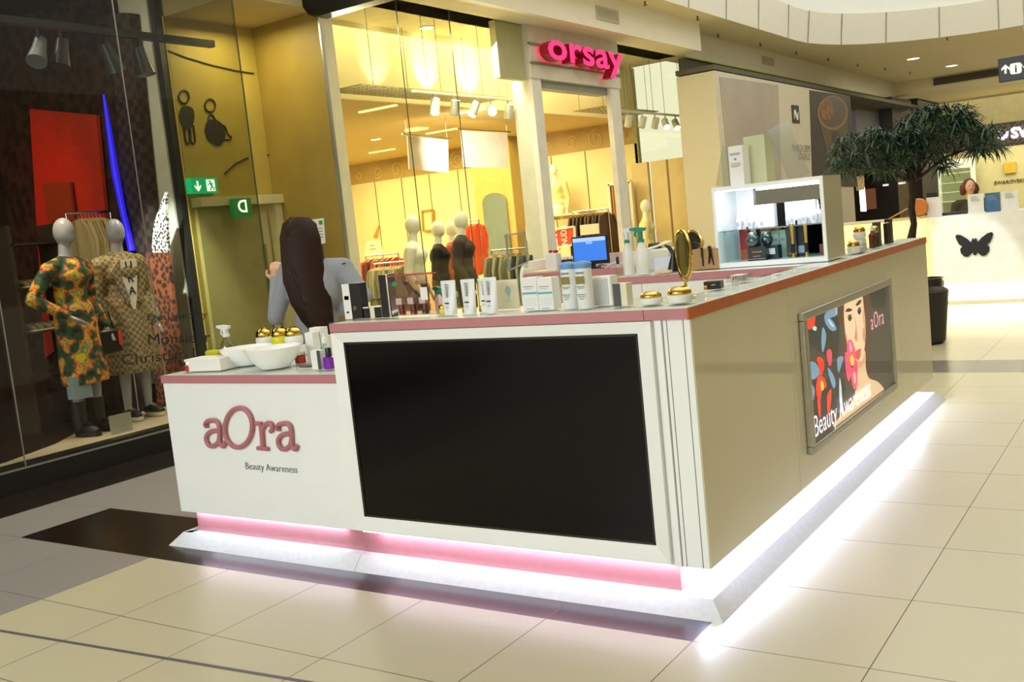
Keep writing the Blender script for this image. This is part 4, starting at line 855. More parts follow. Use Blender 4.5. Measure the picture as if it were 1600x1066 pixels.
# hair: a full mass from the crown to the waist, with separate strands over it
hb = [('e', hd+V((0, -.018, .012)), (.092, .098, .116)), ('c', hd+V((0, -.04, 0)), Wp(473, 425, -.075), .080, .075, (1.1, .5)), ('c', Wp(473, 425, -.075), Wp(487, 470, -.10), .078, .070, (1.1, .35)), ('c', Wp(487, 470, -.10), Wp(501, 508, -.11), .07, .03, (1.1, .35)), ('c', Wp(448, 385, -.0), Wp(452, 432, -.0), .03, .014), ('c', Wp(498, 385, -.0), Wp(504, 420, -.03), .026, .02)]
hm = organic('hair_mass', hb, hairm, None, voxel=.009, smooth=5, local=True)
b = MB(); b.bm.from_mesh(hm.data); bpy.data.objects.remove(hm)
rnd = random.Random(3)
for k in range(260):
    u = rnd.uniform(-1, 1); lvl = []
    for (cx, cy, w_, dep) in ((468, 340, 14, -.045), (468, 350, 25, -.095), (469, 372, 30, -.12), (472, 408, 31, -.135), (477, 440, 33, -.15), (486, 475, 31, -.165), (496, 502, 24, -.16), (505, 520+rnd.uniform(-10, 14), 15, -.15)):
        uu = u+rnd.uniform(-.04, .04); p = Wp(cx+uu*w_, cy, dep+.075*uu*uu); lvl.append(p)
    n_ = rnd.choice((7, 8, 8, 8)); b.tube(lvl[:n_], [.004]+[.0055]*(n_-3)+[.004, .0015], 5)
b.tube([Wp(500, 392, -.03), Wp(506, 412, -.04), Wp(520, 418, -.05), Wp(540, 411, -.06)], [.004, .005, .005, .003], 6)
b.build('hair', hairm, wo, local=True, sharp=80)
rg = MB(); rg.ball(Wp(441, 399, .2), .007, n=6); rg.build('nail', M('white_nail', 'F4EEE8', .3), wo, local=True)

# ------------------------------------------------------------ mannequins
def mannequin(label, x, y, z0, rz, H, skinm, wear, pose='down', group=None, bust=True, legs=True, cut=None, voxel=.014):
    t = thing('mannequin', label, 'mannequin', (x, y, z0), rz, group)
    s = H
    A = {'down': ((.106, .0, .774, .130, -.02, .62, .128, .05, .49), (-.106, .0, .774, -.130, -.02, .62, -.128, .05, .49)),
         'hip': ((.113, 0, .772, .205, -.03, .645, .11, .06, .56), (-.113, 0, .772, -.138, -.02, .62, -.128, .05, .49)),
         'bent': ((.113, 0, .772, .145, -.03, .62, .15, .12, .60), (-.113, 0, .772, -.138, -.02, .62, -.13, .06, .50))}[pose]
    J = lambda a, b_, c: V((a*s, b_*s, c*s))
    P = [('e', J(0, .012, .935), (.043*s, .052*s, .066*s)), ('e', J(0, .035, .915), (.028*s, .028*s, .036*s)), ('c', J(0, 0, .80), J(0, .008, .90), .034*s, .027*s), ('c', J(0, 0, .80), J(.105, 0, .776), .036*s, .028*s), ('c', J(0, 0, .80), J(-.105, 0, .776), .036*s, .028*s), ('e', J(0, 0, .735), (.088*s, .062*s, .09*s)), ('e', J(0, 0, .64), (.072*s, .052*s, .09*s)), ('e', J(0, -.005, .535), (.096*s, .066*s, .07*s)),
         ('e', J(.042, .045, .735), (.034*s,)*3), ('e', J(-.042, .045, .735), (.034*s,)*3)]
    for a in A:
        sh, el, wr_ = J(*a[:3]), J(*a[3:6]), J(*a[6:9]); P += [('c', sh, el, .027*s, .021*s), ('c', el, wr_, .021*s, .014*s), ('c', wr_, wr_+(wr_-el).normalized()*.045*s, .016*s, .017*s, (1, .6))]
        d = (wr_-el).normalized()
        for q in (-.016, -.005, .006, .017): P.append(('c', wr_+d*.05*s+V((0, q*s*.8, 0)), wr_+d*.088*s+V((0, q*s*.9, 0)), .0062*s, .005*s))
    if legs:
        for q in (-1, 1): P += [('c', J(.05*q, 0, .50), J(.056*q, .012, .28), .050*s, .033*s), ('c', J(.056*q, .012, .28), J(.058*q, -.004, .05), .032*s, .019*s), ('c', J(.058*q, -.005, .03), J(.064*q, .085, .014), .021*s, .017*s)]
    else: P.append(('c', J(0, 0, .46), J(0, 0, .50), .08*s, .09*s))
    organic('body', P, skinm, t, voxel=voxel*.8, smooth=3, local=True)
    for w in wear:
        kind_, m = w[0], w[1]; nm = kind_; Q = []
        f = {'coat': .030, 'jacket': .022}.get(kind_, .013)
        if kind_ in ('top', 'dress', 'coat', 'jacket', 'jumper'):
            Q = [('c', J(0, 0, .795), J(.103, 0, .772), .036*s+f, .029*s+f), ('c', J(0, 0, .795), J(-.103, 0, .772), .036*s+f, .029*s+f), ('e', J(0, .005, .73), (.089*s+f, .070*s+f, .09*s)), ('e', J(0, 0, .65), (.076*s+f, .056*s+f, .1*s)), ('e', J(.042, .045, .735), (.034*s+f*.7,)*3), ('e', J(-.042, .045, .735), (.034*s+f*.7,)*3), ('e', J(0, 0, .57), (.09*s+f, .064*s+f, .07*s))]
            for a in A: Q += [('c', J(*a[:3]), J(*a[3:6]), .029*s+f, .023*s+f), ('c', J(*a[3:6]), J(*a[6:9]), .023*s+f, .016*s+f)]
        if kind_ == 'dress': Q += [('c', J(0, 0, .56), J(0, .01, .27), .095*s+f, .115*s+f, (1, .75)), ('c', J(.03, .02, .27), J(.03, .02, .22), .09*s, .09*s, (1, .8))]
        if kind_ == 'coat': Q += [('c', J(0, 0, .56), J(0, .0, .26), .10*s+f, .135*s+f, (1, .72))]
        if kind_ == 'trousers':
            Q = [('e', J(0, -.005, .535), (.102*s, .073*s, .065*s))]
            for q in (-1, 1): Q += [('c', J(.052*q, 0, .50), J(.056*q, .012, .28), .060*s, .045*s), ('c', J(.056*q, .012, .28), J(.058*q, 0, .07), .044*s, .036*s)]
        if Q: organic(nm, Q, m, t, voxel=voxel*.9, smooth=5, local=True, hem={'dress': .24*s, 'coat': .235*s, 'jacket': .49*s, 'top': .515*s, 'jumper': .51*s, 'trousers': .05*s}.get(kind_))
    return t
def shoes(t, H, mat, sole, boot=False):
    for q in (-1, 1):
        c = MB(); c.tube([V((.058*q*H, -.022*H, .028*H)), V((.060*q*H, .02*H, .03*H)), V((.064*q*H, .075*H, .022*H)), V((.065*q*H, .10*H, .018*H))], [.022*H, .027*H, .025*H, .014*H], 14, flat=1)
        if boot: c.cyl((.058*q*H, -.003*H, .03*H), (.058*q*H, -.003*H, .16*H), .033*H, .036*H)
        s_ = c.build('shoe', mat, t, local=True)
        c = MB(); c.prism([(math.cos(a)*(.030 if math.sin(a) < 0 else .031)*H, math.sin(a)*.072*H) for a in [2*PI*k/20 for k in range(20)]], (.062*q*H, .038*H, .0), (1, 0, 0), (0, 1, 0), (0, 0, .018*H)); c.build('sole', sole, s_, local=True)
        for k in range(4): MB().bar((.062*q*H-.02, (.02+.014*k)*H, (.058-.004*k)*H), (.062*q*H+.02, (.024+.014*k)*H, (.058-.004*k)*H), .005).build('lace', sole, s_, local=True)
# ------------------------------------------------------------ hanging clothes
def garment(col, label, cat='garment', group=None, L=.62, w=.40, nm='garment'):
    t = thing(nm, label, cat, (0, 0, 0), 0, group)
    b = MB(); n, mrow = 28, 9; P = []
    for j in range(mrow):
        v = j/(mrow-1); hw = w/2*(.34+.66*min(1, v*5)**.5)*(1+.05*v)
        for k in range(n):
            a = 2*PI*k/n; P.append((.022*(1+.6*v)*math.sin(a)*(1+.35*math.sin(5*a+2)), hw*math.cos(a), -.055-L*v+(.03 if j == mrow-1 else 0)*math.sin(7*a)))
    F = [(j*n+k, j*n+(k+1) % n, (j+1)*n+(k+1) % n, (j+1)*n+k) for j in range(mrow-1) for k in range(n)]+[tuple(range(n)), tuple((mrow-1)*n+k for k in range(n))[::-1]]
    b._add(P, F)
    for q in (-1, 1): b.tube([(0, q*w*.38, -.09), (.006, q*w*.52, -.26), (.0, q*w*.50, -.48)], [.026, .026, .022], 8)
    b.build('cloth', col, t, local=True, sharp=60)
    h = MB(); h.tube([(0, 0, .012), (.0, .012, .02), (0, .016, .008), (0, 0, -.02), (0, 0, -.045)], .003, 6); h.tube([(0, -w*.40, -.085), (0, 0, -.045), (0, w*.40, -.085)], .006, 6); h.build('hanger', M('hanger_wood', 'C8A878', .5), t, local=True)
    return t
def rack(p0, p1, label, legs=True, z0=0):
    p0, p1 = V(p0), V(p1); t = thing('clothes_rack', label, 'clothes rack', ((p0.x+p1.x)/2, (p0.y+p1.y)/2, z0))
    MB().cyl(p0, p1, .012).build('rail', steel, t)
    if legs:
        for p in (p0, p1): MB().cyl((p.x, p.y, z0), p, .012).build('post', steel, t)
    return t
def hang(p0, p1, n, cols, base, group, **k):
    p0, p1 = V(p0), V(p1); d = p1-p0; rz = math.atan2(d.y, d.x); protos = {}
    names = ['first', 'second', 'third', 'fourth', 'fifth', 'sixth', 'seventh', 'eighth', 'ninth', 'tenth', 'eleventh', 'twelfth', 'thirteenth', 'fourteenth', 'fifteenth', 'sixteenth']
    for i in range(n):
        c = cols[i % len(cols)]; lab = base+', '+names[i]+' from the left'; loc = p0+d*((i+.5)/n); loc.z -= .012+.0
        if c.name not in protos: t = garment(c, lab, group=group, **k); t.location = loc; t.rotation_euler = (0, 0, rz); protos[c.name] = t
        else: dup(protos[c.name], loc, rz+random.uniform(-.12, .12), lab)
# ------------------------------------------------------------ boutique on the left
XG = -6.92; ZD = .19
bd = M('boutique_black_base', '0A0909', .35, var=.2); sil = M('silver_joint', '9A9C98', .35, .7); gl = glass('boutique_glass', 'F0F0EA', .015, facing=.28)
b = MB(); b.box(-7.0, XG, -3, 6.38, 0, .158); struct(b, 'baseboard_left', bd)
b = MB(); b.box(XG-.004, XG+.012, -3, 6.38, .158, .170); struct(b, 'trim_6', sil)
b = MB(); b.box(-7.05, XG-.01, -3, 6.38, .170, ZD+.0); struct(b, 'trim_7', M('black_sill', '14130F', .4))
# raised window floor with its curved back edge
b = MB(); pts = [(XG-.03, -3), (XG-.03, 6.36), (-8.05, 6.36), (-7.95, 5.9), (-7.98, 5.4), (-7.98, 5.05), (-7.72, 4.8), (-7.45, 4.45), (-7.2, 3.9), (-7.15, 3.2), (-7.15, -3)]
b.prism([(x, y) for x, y in pts], (0, 0, .02), (1, 0, 0), (0, 1, 0), (0, 0, ZD-.025)); tag(struct(b, 'floor_window_platform', M('pale_platform', 'A89C84', .6)))
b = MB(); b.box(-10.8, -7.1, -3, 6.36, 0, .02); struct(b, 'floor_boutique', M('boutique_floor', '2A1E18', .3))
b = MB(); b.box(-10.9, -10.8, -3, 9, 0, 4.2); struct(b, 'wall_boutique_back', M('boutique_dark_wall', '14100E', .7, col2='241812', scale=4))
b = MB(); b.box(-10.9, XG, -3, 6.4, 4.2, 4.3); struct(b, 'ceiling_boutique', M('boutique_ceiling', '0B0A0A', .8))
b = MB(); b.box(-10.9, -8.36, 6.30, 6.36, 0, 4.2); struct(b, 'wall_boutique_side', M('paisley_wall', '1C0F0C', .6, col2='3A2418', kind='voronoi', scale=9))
b = MB(); b.box(-8.35, -7.94, 6.27, 6.37, 0, 4.2); struct(b, 'trim_8', M('off_white_column', 'B9B8A4', .5))
b = MB(); b.box(-7.94, -7.86, 6.29, 6.37, 0, 4.2); struct(b, 'trim_9', M('black_edge', '1E1C1A', .5))
# front glass: two joints in it, then the glazed end
yj = [yat(41, XG, .2), atX(205, 205, XG).y]; yj = [-3, atX(20, 600, XG).y, atX(206, 217, XG).y, 6.38]
for i in range(3):
    b = MB(); b.box(XG-.008, XG, yj[i]+.003, yj[i+1]-.003, .17, 4.2); struct(b, 'window_%d' % (i+1), gl)
for y_ in yj[1:3]:
    b = MB(); b.box(XG-.006, XG+.002, y_-.0035, y_+.0035, .17, 4.2); struct(b, 'trim_%d' % (10+yj.index(y_)), sil)
b = MB(); b.box(-7.85, XG, 6.372, 6.38, .0, 4.2); struct(b, 'window_4', gl)
b = MB(); b.box(XG-.006, XG+.002, 6.374, 6.384, .0, 4.2); struct(b, 'trim_13', M('dark_glass_edge', '3A4A34', .3))
# lettering on the glass
ink = M('black_vinyl', '0A0A0C', .5)
def onglass(s, px, py, wpx, size, off, sh=0):
    a, c = atX(px, py, XG+.003), atX(px+wpx[0], py+wpx[1], XG+.003); u = (c-a); L = u.length
    me = text(s, size, ext=.0004, off=off); xs = [v.co.x for v in me.vertices]; sx = L/(max(xs)-min(xs))
    me.transform(frame(a, u, (0, 0, 1)) @ Matrix.Diagonal((sx, 1, 1, 1)) @ Matrix.Translation((-min(xs), 0, 0)))
    return finish('window_lettering', me, ink)
tag(onglass('Designed by', 231, 501, (93, -5), .078, .0), 'small black words in the top line of lettering on the boutique glass', 'lettering')
tag(onglass('Monsieur', 232, 539, (97, -5), .125, .0), 'single black word in the middle line of lettering on the boutique glass', 'lettering')
tag(onglass('Christian Lacroix', 191, 571, (184, -20), .120, .0), 'large black name in the bottom line of lettering on the boutique glass', 'lettering')
# red panel, blue light, patterned curtain
def quadY(name, cs, Y, th, mat, label=None, cat=None, kind=None):
    P = [atY(x, y, Y) for x, y in cs]; b = MB(); b._add(P+[p+V((0, th, 0)) for p in P], [(0, 1, 2, 3), (7, 6, 5, 4)]+[(i, (i+1) % 4, 4+(i+1) % 4, 4+i) for i in range(4)])
    o = b.build(name, mat); tag(o, label, cat, None, kind); return o
def quad(name, cs, X, th, mat, label=None, cat=None, kind=None):
    P = [atX(x, y, X) for x, y in cs]; b = MB(); b._add(P+[p+V((-th, 0, 0)) for p in P], [(0, 1, 2, 3), (7, 6, 5, 4)]+[(i, (i+1) % 4, 4+(i+1) % 4, 4+i) for i in range(4)])
    o = b.build(name, mat); tag(o, label, cat, None, kind); return o
quadY('trim_14', [(46, 170), (150, 180), (178, 480), (70, 560)], 6.24, .04, M('red_wall', 'B8301A', .6, var=.08), kind='structure')
quadY('orange_panel', [(66, 285), (108, 285), (116, 345), (74, 345)], 6.18, .03, M('burnt_orange_panel', '8A3A14', .6), 'burnt orange panel before the red wall in the boutique', 'panel')
P = [atY(x, y, 6.1) for x, y in ((162, 148), (170, 200), (180, 270), (192, 330), (206, 392))]
b = MB(); b.tube(P, [.012, .025, .035, .03, .035], 10); tag(b.build('blue_light_tube', M('blue_light', '2A1AE0', .4, emit='2A20FF', es=.7)), 'glowing blue vertical light beside the red wall in the boutique', 'light')
quadY('brick_pillar', [(170, 20), (202, 20), (262, 600), (214, 600)], 6.15, .1, M('brown_brick', '1E120C', .7, col2='3A2A20', kind='brick', scale=14), 'dark brown textured pillar behind the boutique mannequins', 'pillar')
cur = quadY('patterned_curtain', [(228, 395), (262, 395), (292, 640), (246, 640)], 6.0, .03, M('orange_brown_pattern', '2E120A', .8, col2='8A4A20', kind='voronoi', scale=22), 'orange-brown patterned cloth hanging before the pale column', 'cloth')
quadY('ornate_panel', [(240, 350), (258, 300), (262, 395), (232, 460)], 6.05, .03, M('white_lace_pattern', '2A2420', .8, col2='D8D4CC', kind='voronoi', scale=34), 'white and black ornamental cloth above the orange-brown pattern', 'cloth')
b = MB(); c_ = atX(-60, 30, -7.5)
# track with spotlights
pa, pc = atX(-60, 28, -7.5), atX(333, 77, -7.5); pc.z = pa.z = 3.48
b = MB(); b.bar(pa, pc, .07, .06); tr = b.build('light_track', M('track_black', '1A1A1C', .4)); tag(tr, 'long black lighting track hanging inside the boutique window', 'light track')
q = atX(238, 35, -7.5); b = MB(); b.tube([(q.x, q.y, 3.5), (q.x, q.y+.01, 3.8), (q.x, q.y-.03, 4.2)], .006, 6); b.build('cable', blackm, tr)
for i, (px, py, tl, nm) in enumerate(((62, 76, (.2, -.3, -.5), 'pale grey boutique spotlight, leftmost on the black track'), (100, 100, (.1, -.25, -.8), 'black boutique spotlight second from the left on the track'), (172, 100, (.0, .3, -.8), 'black boutique spotlight hanging mid-track'), (224, 112, (.15, .1, -1), 'black cone boutique spotlight at the right of the track'))):
    p = atX(px, py, -7.5); t = thing('track_spotlight', nm, 'spotlight', (p.x, p.y, 3.18), 0, None); d = V(tl).normalized()
    MB().cyl((0, 0, .12), (0, 0, .27), .012).build('stem', M('track_black'), t, local=True)
    MB().tube([V((0, 0, .12))-d*.08, V((0, 0, .12))+d*.02, V((0, 0, .12))+d*.16], [.045, .055, .08], 18).build('lamp_head', M('grey_spot', '6A737C', .4) if i == 0 else M('black_spot', '2A2C30', .3), t, local=True)
# mannequins
grey = M('grey_mannequin', '9C9CA4', .3); dress = M('floral_print', '1E3A28', .7, col2='E8A010', kind='noise', scale=11)
nt = dress.node_tree; r_ = [n for n in nt.nodes if n.type == 'VALTORGB'][0].color_ramp
r_.elements[0].position = .36; r_.elements[0].color = (*lin('241812'), 1); r_.elements[1].position = .66; r_.elements[1].color = (*lin('E8C020'), 1)
for p_, c_ in ((.44, '1E4A30'), (.50, '2E5A3A'), (.54, 'C8400F'), (.59, 'E8A820'), (.64, '3A7A6A')):
    e = r_.elements.new(p_-.02); e.color = (*lin(c_), 1)
t = mannequin('grey mannequin in a bright orange, yellow and green patterned dress and black boots', -7.50, 4.80, ZD, -PI/2+.25, 1.76, grey, [('dress', dress)], 'hip')
shoes(t, 1.76, blackm, M('black_sole', '16161A', .5), True)
tweed = M('check_tweed', '6E5C3E', .8, col2='9A8A66', kind='brick', scale=34)
t = mannequin('grey mannequin in a long checked tweed coat over a white lettered top', -7.68, 5.40, ZD, -PI/2-.05, 1.74, grey, [('coat', tweed)], 'down')
H = 1.74
b = MB(); b.prism([(-.055, .795), (.05, .795), (.045, .70), (.028, .60), (.0, .53), (-.022, .60)], (0, .135, 0), (H, 0, 0), (0, 0, H), (0, .012, 0)); sh_ = b.build('white_top', M('white_jersey', 'E0D8C4', .7), t, local=True)
for ch, zz in (('U', .762), ('R', .70), ('A', .638)):
    me = text(ch, .10, ext=.001, off=.001, align='CENTER'); me.transform(frame((.0, .150, zz*H-.03), (-1, 0, 0), (0, 0, 1))); finish('lettering', me, ink, sh_, local=True)
b = MB(); b.prism([(-.05, .80), (-.10, .74), (-.045, .57), (-.018, .59), (-.055, .72)], (0, .135, 0), (H, 0, 0), (0, 0, H), (0, .02, 0)); b.build('lapel', tweed, t, local=True); b = MB(); b.prism([(.045, .80), (.10, .74), (.035, .57), (.018, .59), (.05, .72)], (0, .135, 0), (H, 0, 0), (0, 0, H), (0, .02, 0)); b.build('lapel', tweed, t, local=True)
shoes(t, H, M('black_sneaker', '1E1A1C', .5), M('cream_sole', 'D8CFB0', .5))
# rack of cream clothes behind them
p0, p1 = atX(118, 332, -8.7), atX(158, 332, -8.7); p0.z = p1.z = (p0.z+p1.z)/2
rack(p0+V((0, -.1, 0)), p1+V((0, .1, 0)), 'dark rail of cream clothes behind the boutique mannequins', z0=0.02)
hang(p0, p1, 7, [M('cream_cloth', 'B09A6C', .8), M('sand_cloth', '9A8250', .8)], 'cream garment on the boutique rail', 'cream garments on the boutique rail', L=.9, w=.45)
# shelves with pale shoes on the far left
sh0, sh1 = atX(10, 400, -9.2), atX(88, 400, -9.2)
t = thing('shoe_shelf', 'dark shelf unit with pale shoes at the far left of the boutique', 'shelf', ((sh0.x), (sh0.y+sh1.y)/2, .02))
for k in range(4): MB().box(-9.45, -9.1, sh0.y, sh1.y, .55+.42*k, .57+.42*k).build('shelf_board', M('shelf_wood', '3A2E22', .6), t)
for yy in (sh0.y, sh1.y): MB().box(-9.45, -9.1, yy-.02, yy+.02, .02, 2.0).build('side_board', M('shelf_wood'), t)
s0 = None
for k in range(8):
    row, i = k//4, k % 4; yy = sh0.y+.13+i*(sh1.y-sh0.y-.26)/3; zz = .57+.42*(2-row)+.001
    lab = 'pale shoe on the '+('upper' if row == 0 else 'lower')+' boutique shelf, '+['leftmost', 'second', 'third', 'rightmost'][i]
    if s0 is None:
        s0 = thing('shoe', lab, 'shoe', (-9.25, yy, zz), 0, 'pale shoes on the boutique shelves'); b = MB(); b.tube([(-.10, 0, .045), (-.02, 0, .04), (.07, 0, .03), (.13, 0, .022)], [.035, .038, .032, .016], 12); b.build('upper', M('pale_shoe', '8A7C60', .5), s0, local=True)
        MB().box(-.13, .14, -.035, .035, 0, .014).build('sole', M('cream_sole'), s0, local=True)
    else: dup(s0, (-9.25, yy, zz), 0, lab)
# price card and boards in the window
t = thing('price_card', 'small white price card standing in the boutique window by the boots', 'card', atZ(193, 680, ZD), .0); p = t.location; p.x = -7.18; p.y = yat(191, -7.18, ZD); ROOT[t.name] = rootmat(t)
MB().box(-.004, .004, -.10, .10, 0, .15).build('card', M('grey_card', 'A8A498', .5), t, local=True); b = MB(); b.box(.004, .0055, -.03, .05, .05, .056); b.build('print', pb, t, local=True)
quad('blue_bag', [(113, 590), (140, 586), (146, 620), (118, 625)], -7.35, .10, M('blue_grey_bag', '8A9CA8', .5), 'pale blue bag hanging by the patterned dress', 'bag')
p = atX(168, 530, -7.45); b = MB(); b.box(p.x-.05, p.x+.05, p.y-.10, p.y+.10, p.z-.12, p.z+.08); hb_ = b.build('handbag', M('black_leather', '14100E', .3), bevel=.02); tag(hb_, 'black handbag with a red tag hanging between the boutique mannequins', 'handbag')
b = MB(); b.tube([(p.x, p.y-.07, p.z+.08), (p.x, p.y-.04, p.z+.22), (p.x, p.y+.04, p.z+.22), (p.x, p.y+.07, p.z+.08)], .008, 6); b.build('handle', M('black_leather'), hb_)
MB().box(p.x+.05, p.x+.056, p.y+.07, p.y+.10, p.z-.06, p.z+.06).build('tag', M('red_tag', 'D83A20', .5), hb_)
# ------------------------------------------------------------ pictograms and signs in the passage
XW = -7.842
def wp_(px, py): return atX(px, py, XW)
mk = M('dark_grey_paint', '2E2C28', .6)
def zo(x, y): return (x/3.807, y/3.807)
def ringtube(cx, cy, rx, ry, r=.009, n=28):
    b = MB(); b.tube([wp_(*zo(cx+rx*math.cos(a), cy+ry*math.sin(a))) for a in [2*PI*k/n for k in range(n+1)]], r, 6); return b
def blob(pts, b=None):
    b = b or MB(); Q = smooth_loop([wp_(*zo(*p)) for p in pts]); b._add(Q+[q+V((.004, 0, 0)) for q in Q], [tuple(range(len(Q))), tuple(range(len(Q), 2*len(Q)))[::-1]]+[(i, (i+1) % len(Q), len(Q)+(i+1) % len(Q), len(Q)+i) for i in range(len(Q))]); return b
t = thing('pictogram', 'dark pictogram of a standing figure on the ochre passage wall', 'pictogram', wp_(*zo(1110, 860)))
ringtube(1095, 577, 30, 38).build('head', mk, t)
blob([(1068, 670), (1085, 635), (1115, 630), (1148, 650), (1156, 700), (1145, 745), (1122, 770), (1092, 755), (1074, 720)]).build('torso', mk, t)
b = MB()
b.tube([wp_(*zo(x, y)) for x, y in ((1093, 750), (1100, 800), (1106, 845), (1118, 858), (1130, 845), (1128, 800), (1124, 768))], .008, 6); b.tube([wp_(*zo(x, y)) for x, y in ((1132, 765), (1136, 845), (1150, 858), (1162, 842), (1158, 800), (1150, 745))], .008, 6); b.build('legs', mk, t)
t = thing('pictogram', 'dark pictogram of a figure in a wheelchair on the ochre passage wall', 'pictogram', wp_(*zo(1280, 865)))
ringtube(1250, 628, 30, 38).build('head', mk, t)
blob([(1220, 770), (1232, 722), (1265, 710), (1310, 728), (1338, 775), (1336, 830), (1305, 866), (1262, 852), (1230, 815)]).build('wheel', mk, t)
b = MB(); b.tube([wp_(*zo(x, y)) for x, y in ((1236, 730), (1240, 695), (1252, 680), (1268, 690), (1284, 718))], .008, 6); b.tube([wp_(*zo(x, y)) for x, y in ((1310, 740), (1335, 748), (1348, 775), (1355, 800), (1378, 815), (1370, 830), (1340, 832))], .008, 6); b.build('outline', mk, t)
for pts, nm in ((((1000, 300), (1100, 340), (1250, 385), (1400, 420), (1510, 437)), 'upper'), (((1335, 1035), (1400, 975), (1470, 940), (1540, 925), (1600, 922)), 'lower')):
    b = MB(); b.tube([atX(*zo(*p), XW+.0) if p[0] < 1530 else atY(*zo(*p), 7.445) for p in pts], .007, 6); tag(b.build('painted_line', mk), nm+' curved dark line painted across the ochre passage wall', 'painted line')
# exit sign; the green D is a glass reflection, built as a panel
def signbox(name, label, cs, X, th, mat, em):
    P = [atX(x, y, X) for x, y in cs]; y0_, y1_ = min(p.y for p in P), max(p.y for p in P); z0_, z1_ = min(P[0].z, P[1].z), max(P[2].z, P[3].z)
    z0_ = (P[2].z+P[3].z)/2; z1_ = (P[0].z+P[1].z)/2
    t = thing(name, label, 'sign', (X, (y0_+y1_)/2, z0_)); MB().box(X-th, X, y0_, y1_, z0_, z1_).build('panel', mat, t); return t, y0_, y1_, z0_, z1_
wh_e = M('lit_white', 'FFFFFF', .5, emit='FFFFFF', es=1.2)
t, a0, a1, c0, c1 = signbox('exit_sign', 'green lit exit sign with arrow and running figure over the passage door', ((298, 278), (338, 278), (338, 302), (298, 302)), XW+.06, .05, M('exit_green', '0A8A5A', .4, emit='16B878', es=.7), 1)
X = XW+.062; w, h = a1-a0, c1-c0
b = MB(); cx = a0+w*.28; b.prism([(-.008, .8), (.008, .8), (.008, .38), (.03, .55), (.03, .40), (0, .12), (-.03, .40), (-.03, .55), (-.008, .38)], (X, cx, c0), (0, 1.2, 0), (0, 0, h), (.003, 0, 0)); b.build('arrow', wh_e, t)
b = MB(); b.prism([(.60, .12), (.90, .12), (.90, .88), (.60, .88)], (X, a0, c0), (0, w, 0), (0, 0, h), (.003, 0, 0)); b.build('door_symbol', wh_e, t)
b = MB(); g_m = M('exit_green'); X2 = X+.004
def gp(u, v): return V((X2, a0+w*u, c0+h*v))
b.ball(gp(.72, .76), .011, n=6); b.bar(gp(.73, .68), gp(.77, .42), .016); b.bar(gp(.77, .42), gp(.70, .18), .010); b.bar(gp(.77, .42), gp(.86, .30), .010); b.bar(gp(.86, .30), gp(.82, .18), .008); b.bar(gp(.73, .66), gp(.64, .52), .008); b.bar(gp(.74, .62), gp(.84, .58), .008); b.build('running_figure', g_m, t)
t, a0, a1, c0, c1 = signbox('reflected_sign', 'reflection of a green sign with a white D, built as a panel over the passage door', ((367, 310), (391, 310), (391, 339), (367, 339)), XW+.24, .05, M('sign_green', '2A7A3A', .4, emit='2A8A40', es=.35), 1)
me = text('D', .17, ext=.001, off=.003, align='CENTER'); me.transform(frame((XW+.243, (a0+a1)/2, c0+.045), (0, -1, 0), (0, 0, 1)) @ Matrix.Identity(4)); finish('lettering', me, wh_e, t)
# notice on the side wall of the passage
P = [atY(x, y, 7.448) for x, y in ((488, 343), (506, 341), (509, 380), (490, 384))]; b = MB(); b._add(P+[p+V((0, -.006, 0)) for p in P], [(0, 1, 2, 3), (7, 6, 5, 4)]+[(i, (i+1) % 4, 4+(i+1) % 4, 4+i) for i in range(4)])
t = b.build('notice', paper); tag(t, 'white printed notice with a green mark on the ochre wall behind the woman', 'notice')
b = MB(); q = P[0].lerp(P[1], .7); b.box(q.x-.02, q.x+.03, 7.438, 7.441, q.z-.06, q.z-.02); b.build('green_mark', M('sign_green'), t)
for k in range(4): MB().box(q.x-.04, q.x+.02, 7.439, 7.441, q.z-.10-.03*k, q.z-.092-.03*k).build('print', pb, t)
# black blade sign above the passage
b = MB(); pr = [(-7.0, 4.3), (-5.95, 4.3), (-5.93, 3.66), (-6.78, 3.66), (-6.86, 3.70), (-6.92, 3.78), (-6.96, 3.9), (-7.0, 4.1)]
b.prism(pr, (0, 7.25, 0), (1, 0, 0), (0, 0, 1), (0, .16, 0)); tag(b.build('blade_sign', M('blade_black', '08080A', .3)), 'black hanging sign with a rounded corner above the passage', 'sign')
# ------------------------------------------------------------ fashion shop with the clear front
XS = -6.92
pw = M('white_powder_coat', 'DAD7C8', .4); pwg = M('grey_door_box', '8C8F8A', .4, .3)
b = MB(); b.box(-7.02, XS, 7.47, 7.63, 0, 4.04); struct(b, 'trim_15', M('cream_post', 'DDD3A4', .4))
b = MB(); b.box(-6.93, XS+.01, 7.44, 7.475, 0, 4.04); struct(b, 'trim_16', M('post_edge_steel', 'A8A89C', .3, .8))
ys_ = [7.63, 8.66, 9.60, 11.12]
for i in range(3):
    b = MB(); b.box(XS-.01, XS, ys_[i]+.004, ys_[i+1]-.004, 0, 4.035); struct(b, 'window_%d' % (5+i), clear)
for i, y_ in enumerate(ys_[1:3]):
    b = MB(); b.box(XS-.009, XS-.001, y_-.0038, y_+.0038, 0, 4.035); struct(b, 'trim_%d' % (17+i), M('dark_glass_edge'))
b = MB(); b.box(XS-.01, XS, 13.66, 16.22, 0, 4.035); struct(b, 'window_8', clear)
b = MB(); b.box(-7.9, XS, 16.22, 16.23, 0, 4.035); struct(b, 'window_9', clear)
b = MB(); b.box(XS-.012, XS+.002, 16.215, 16.235, 0, 4.035); struct(b, 'trim_19', M('dark_glass_edge'))
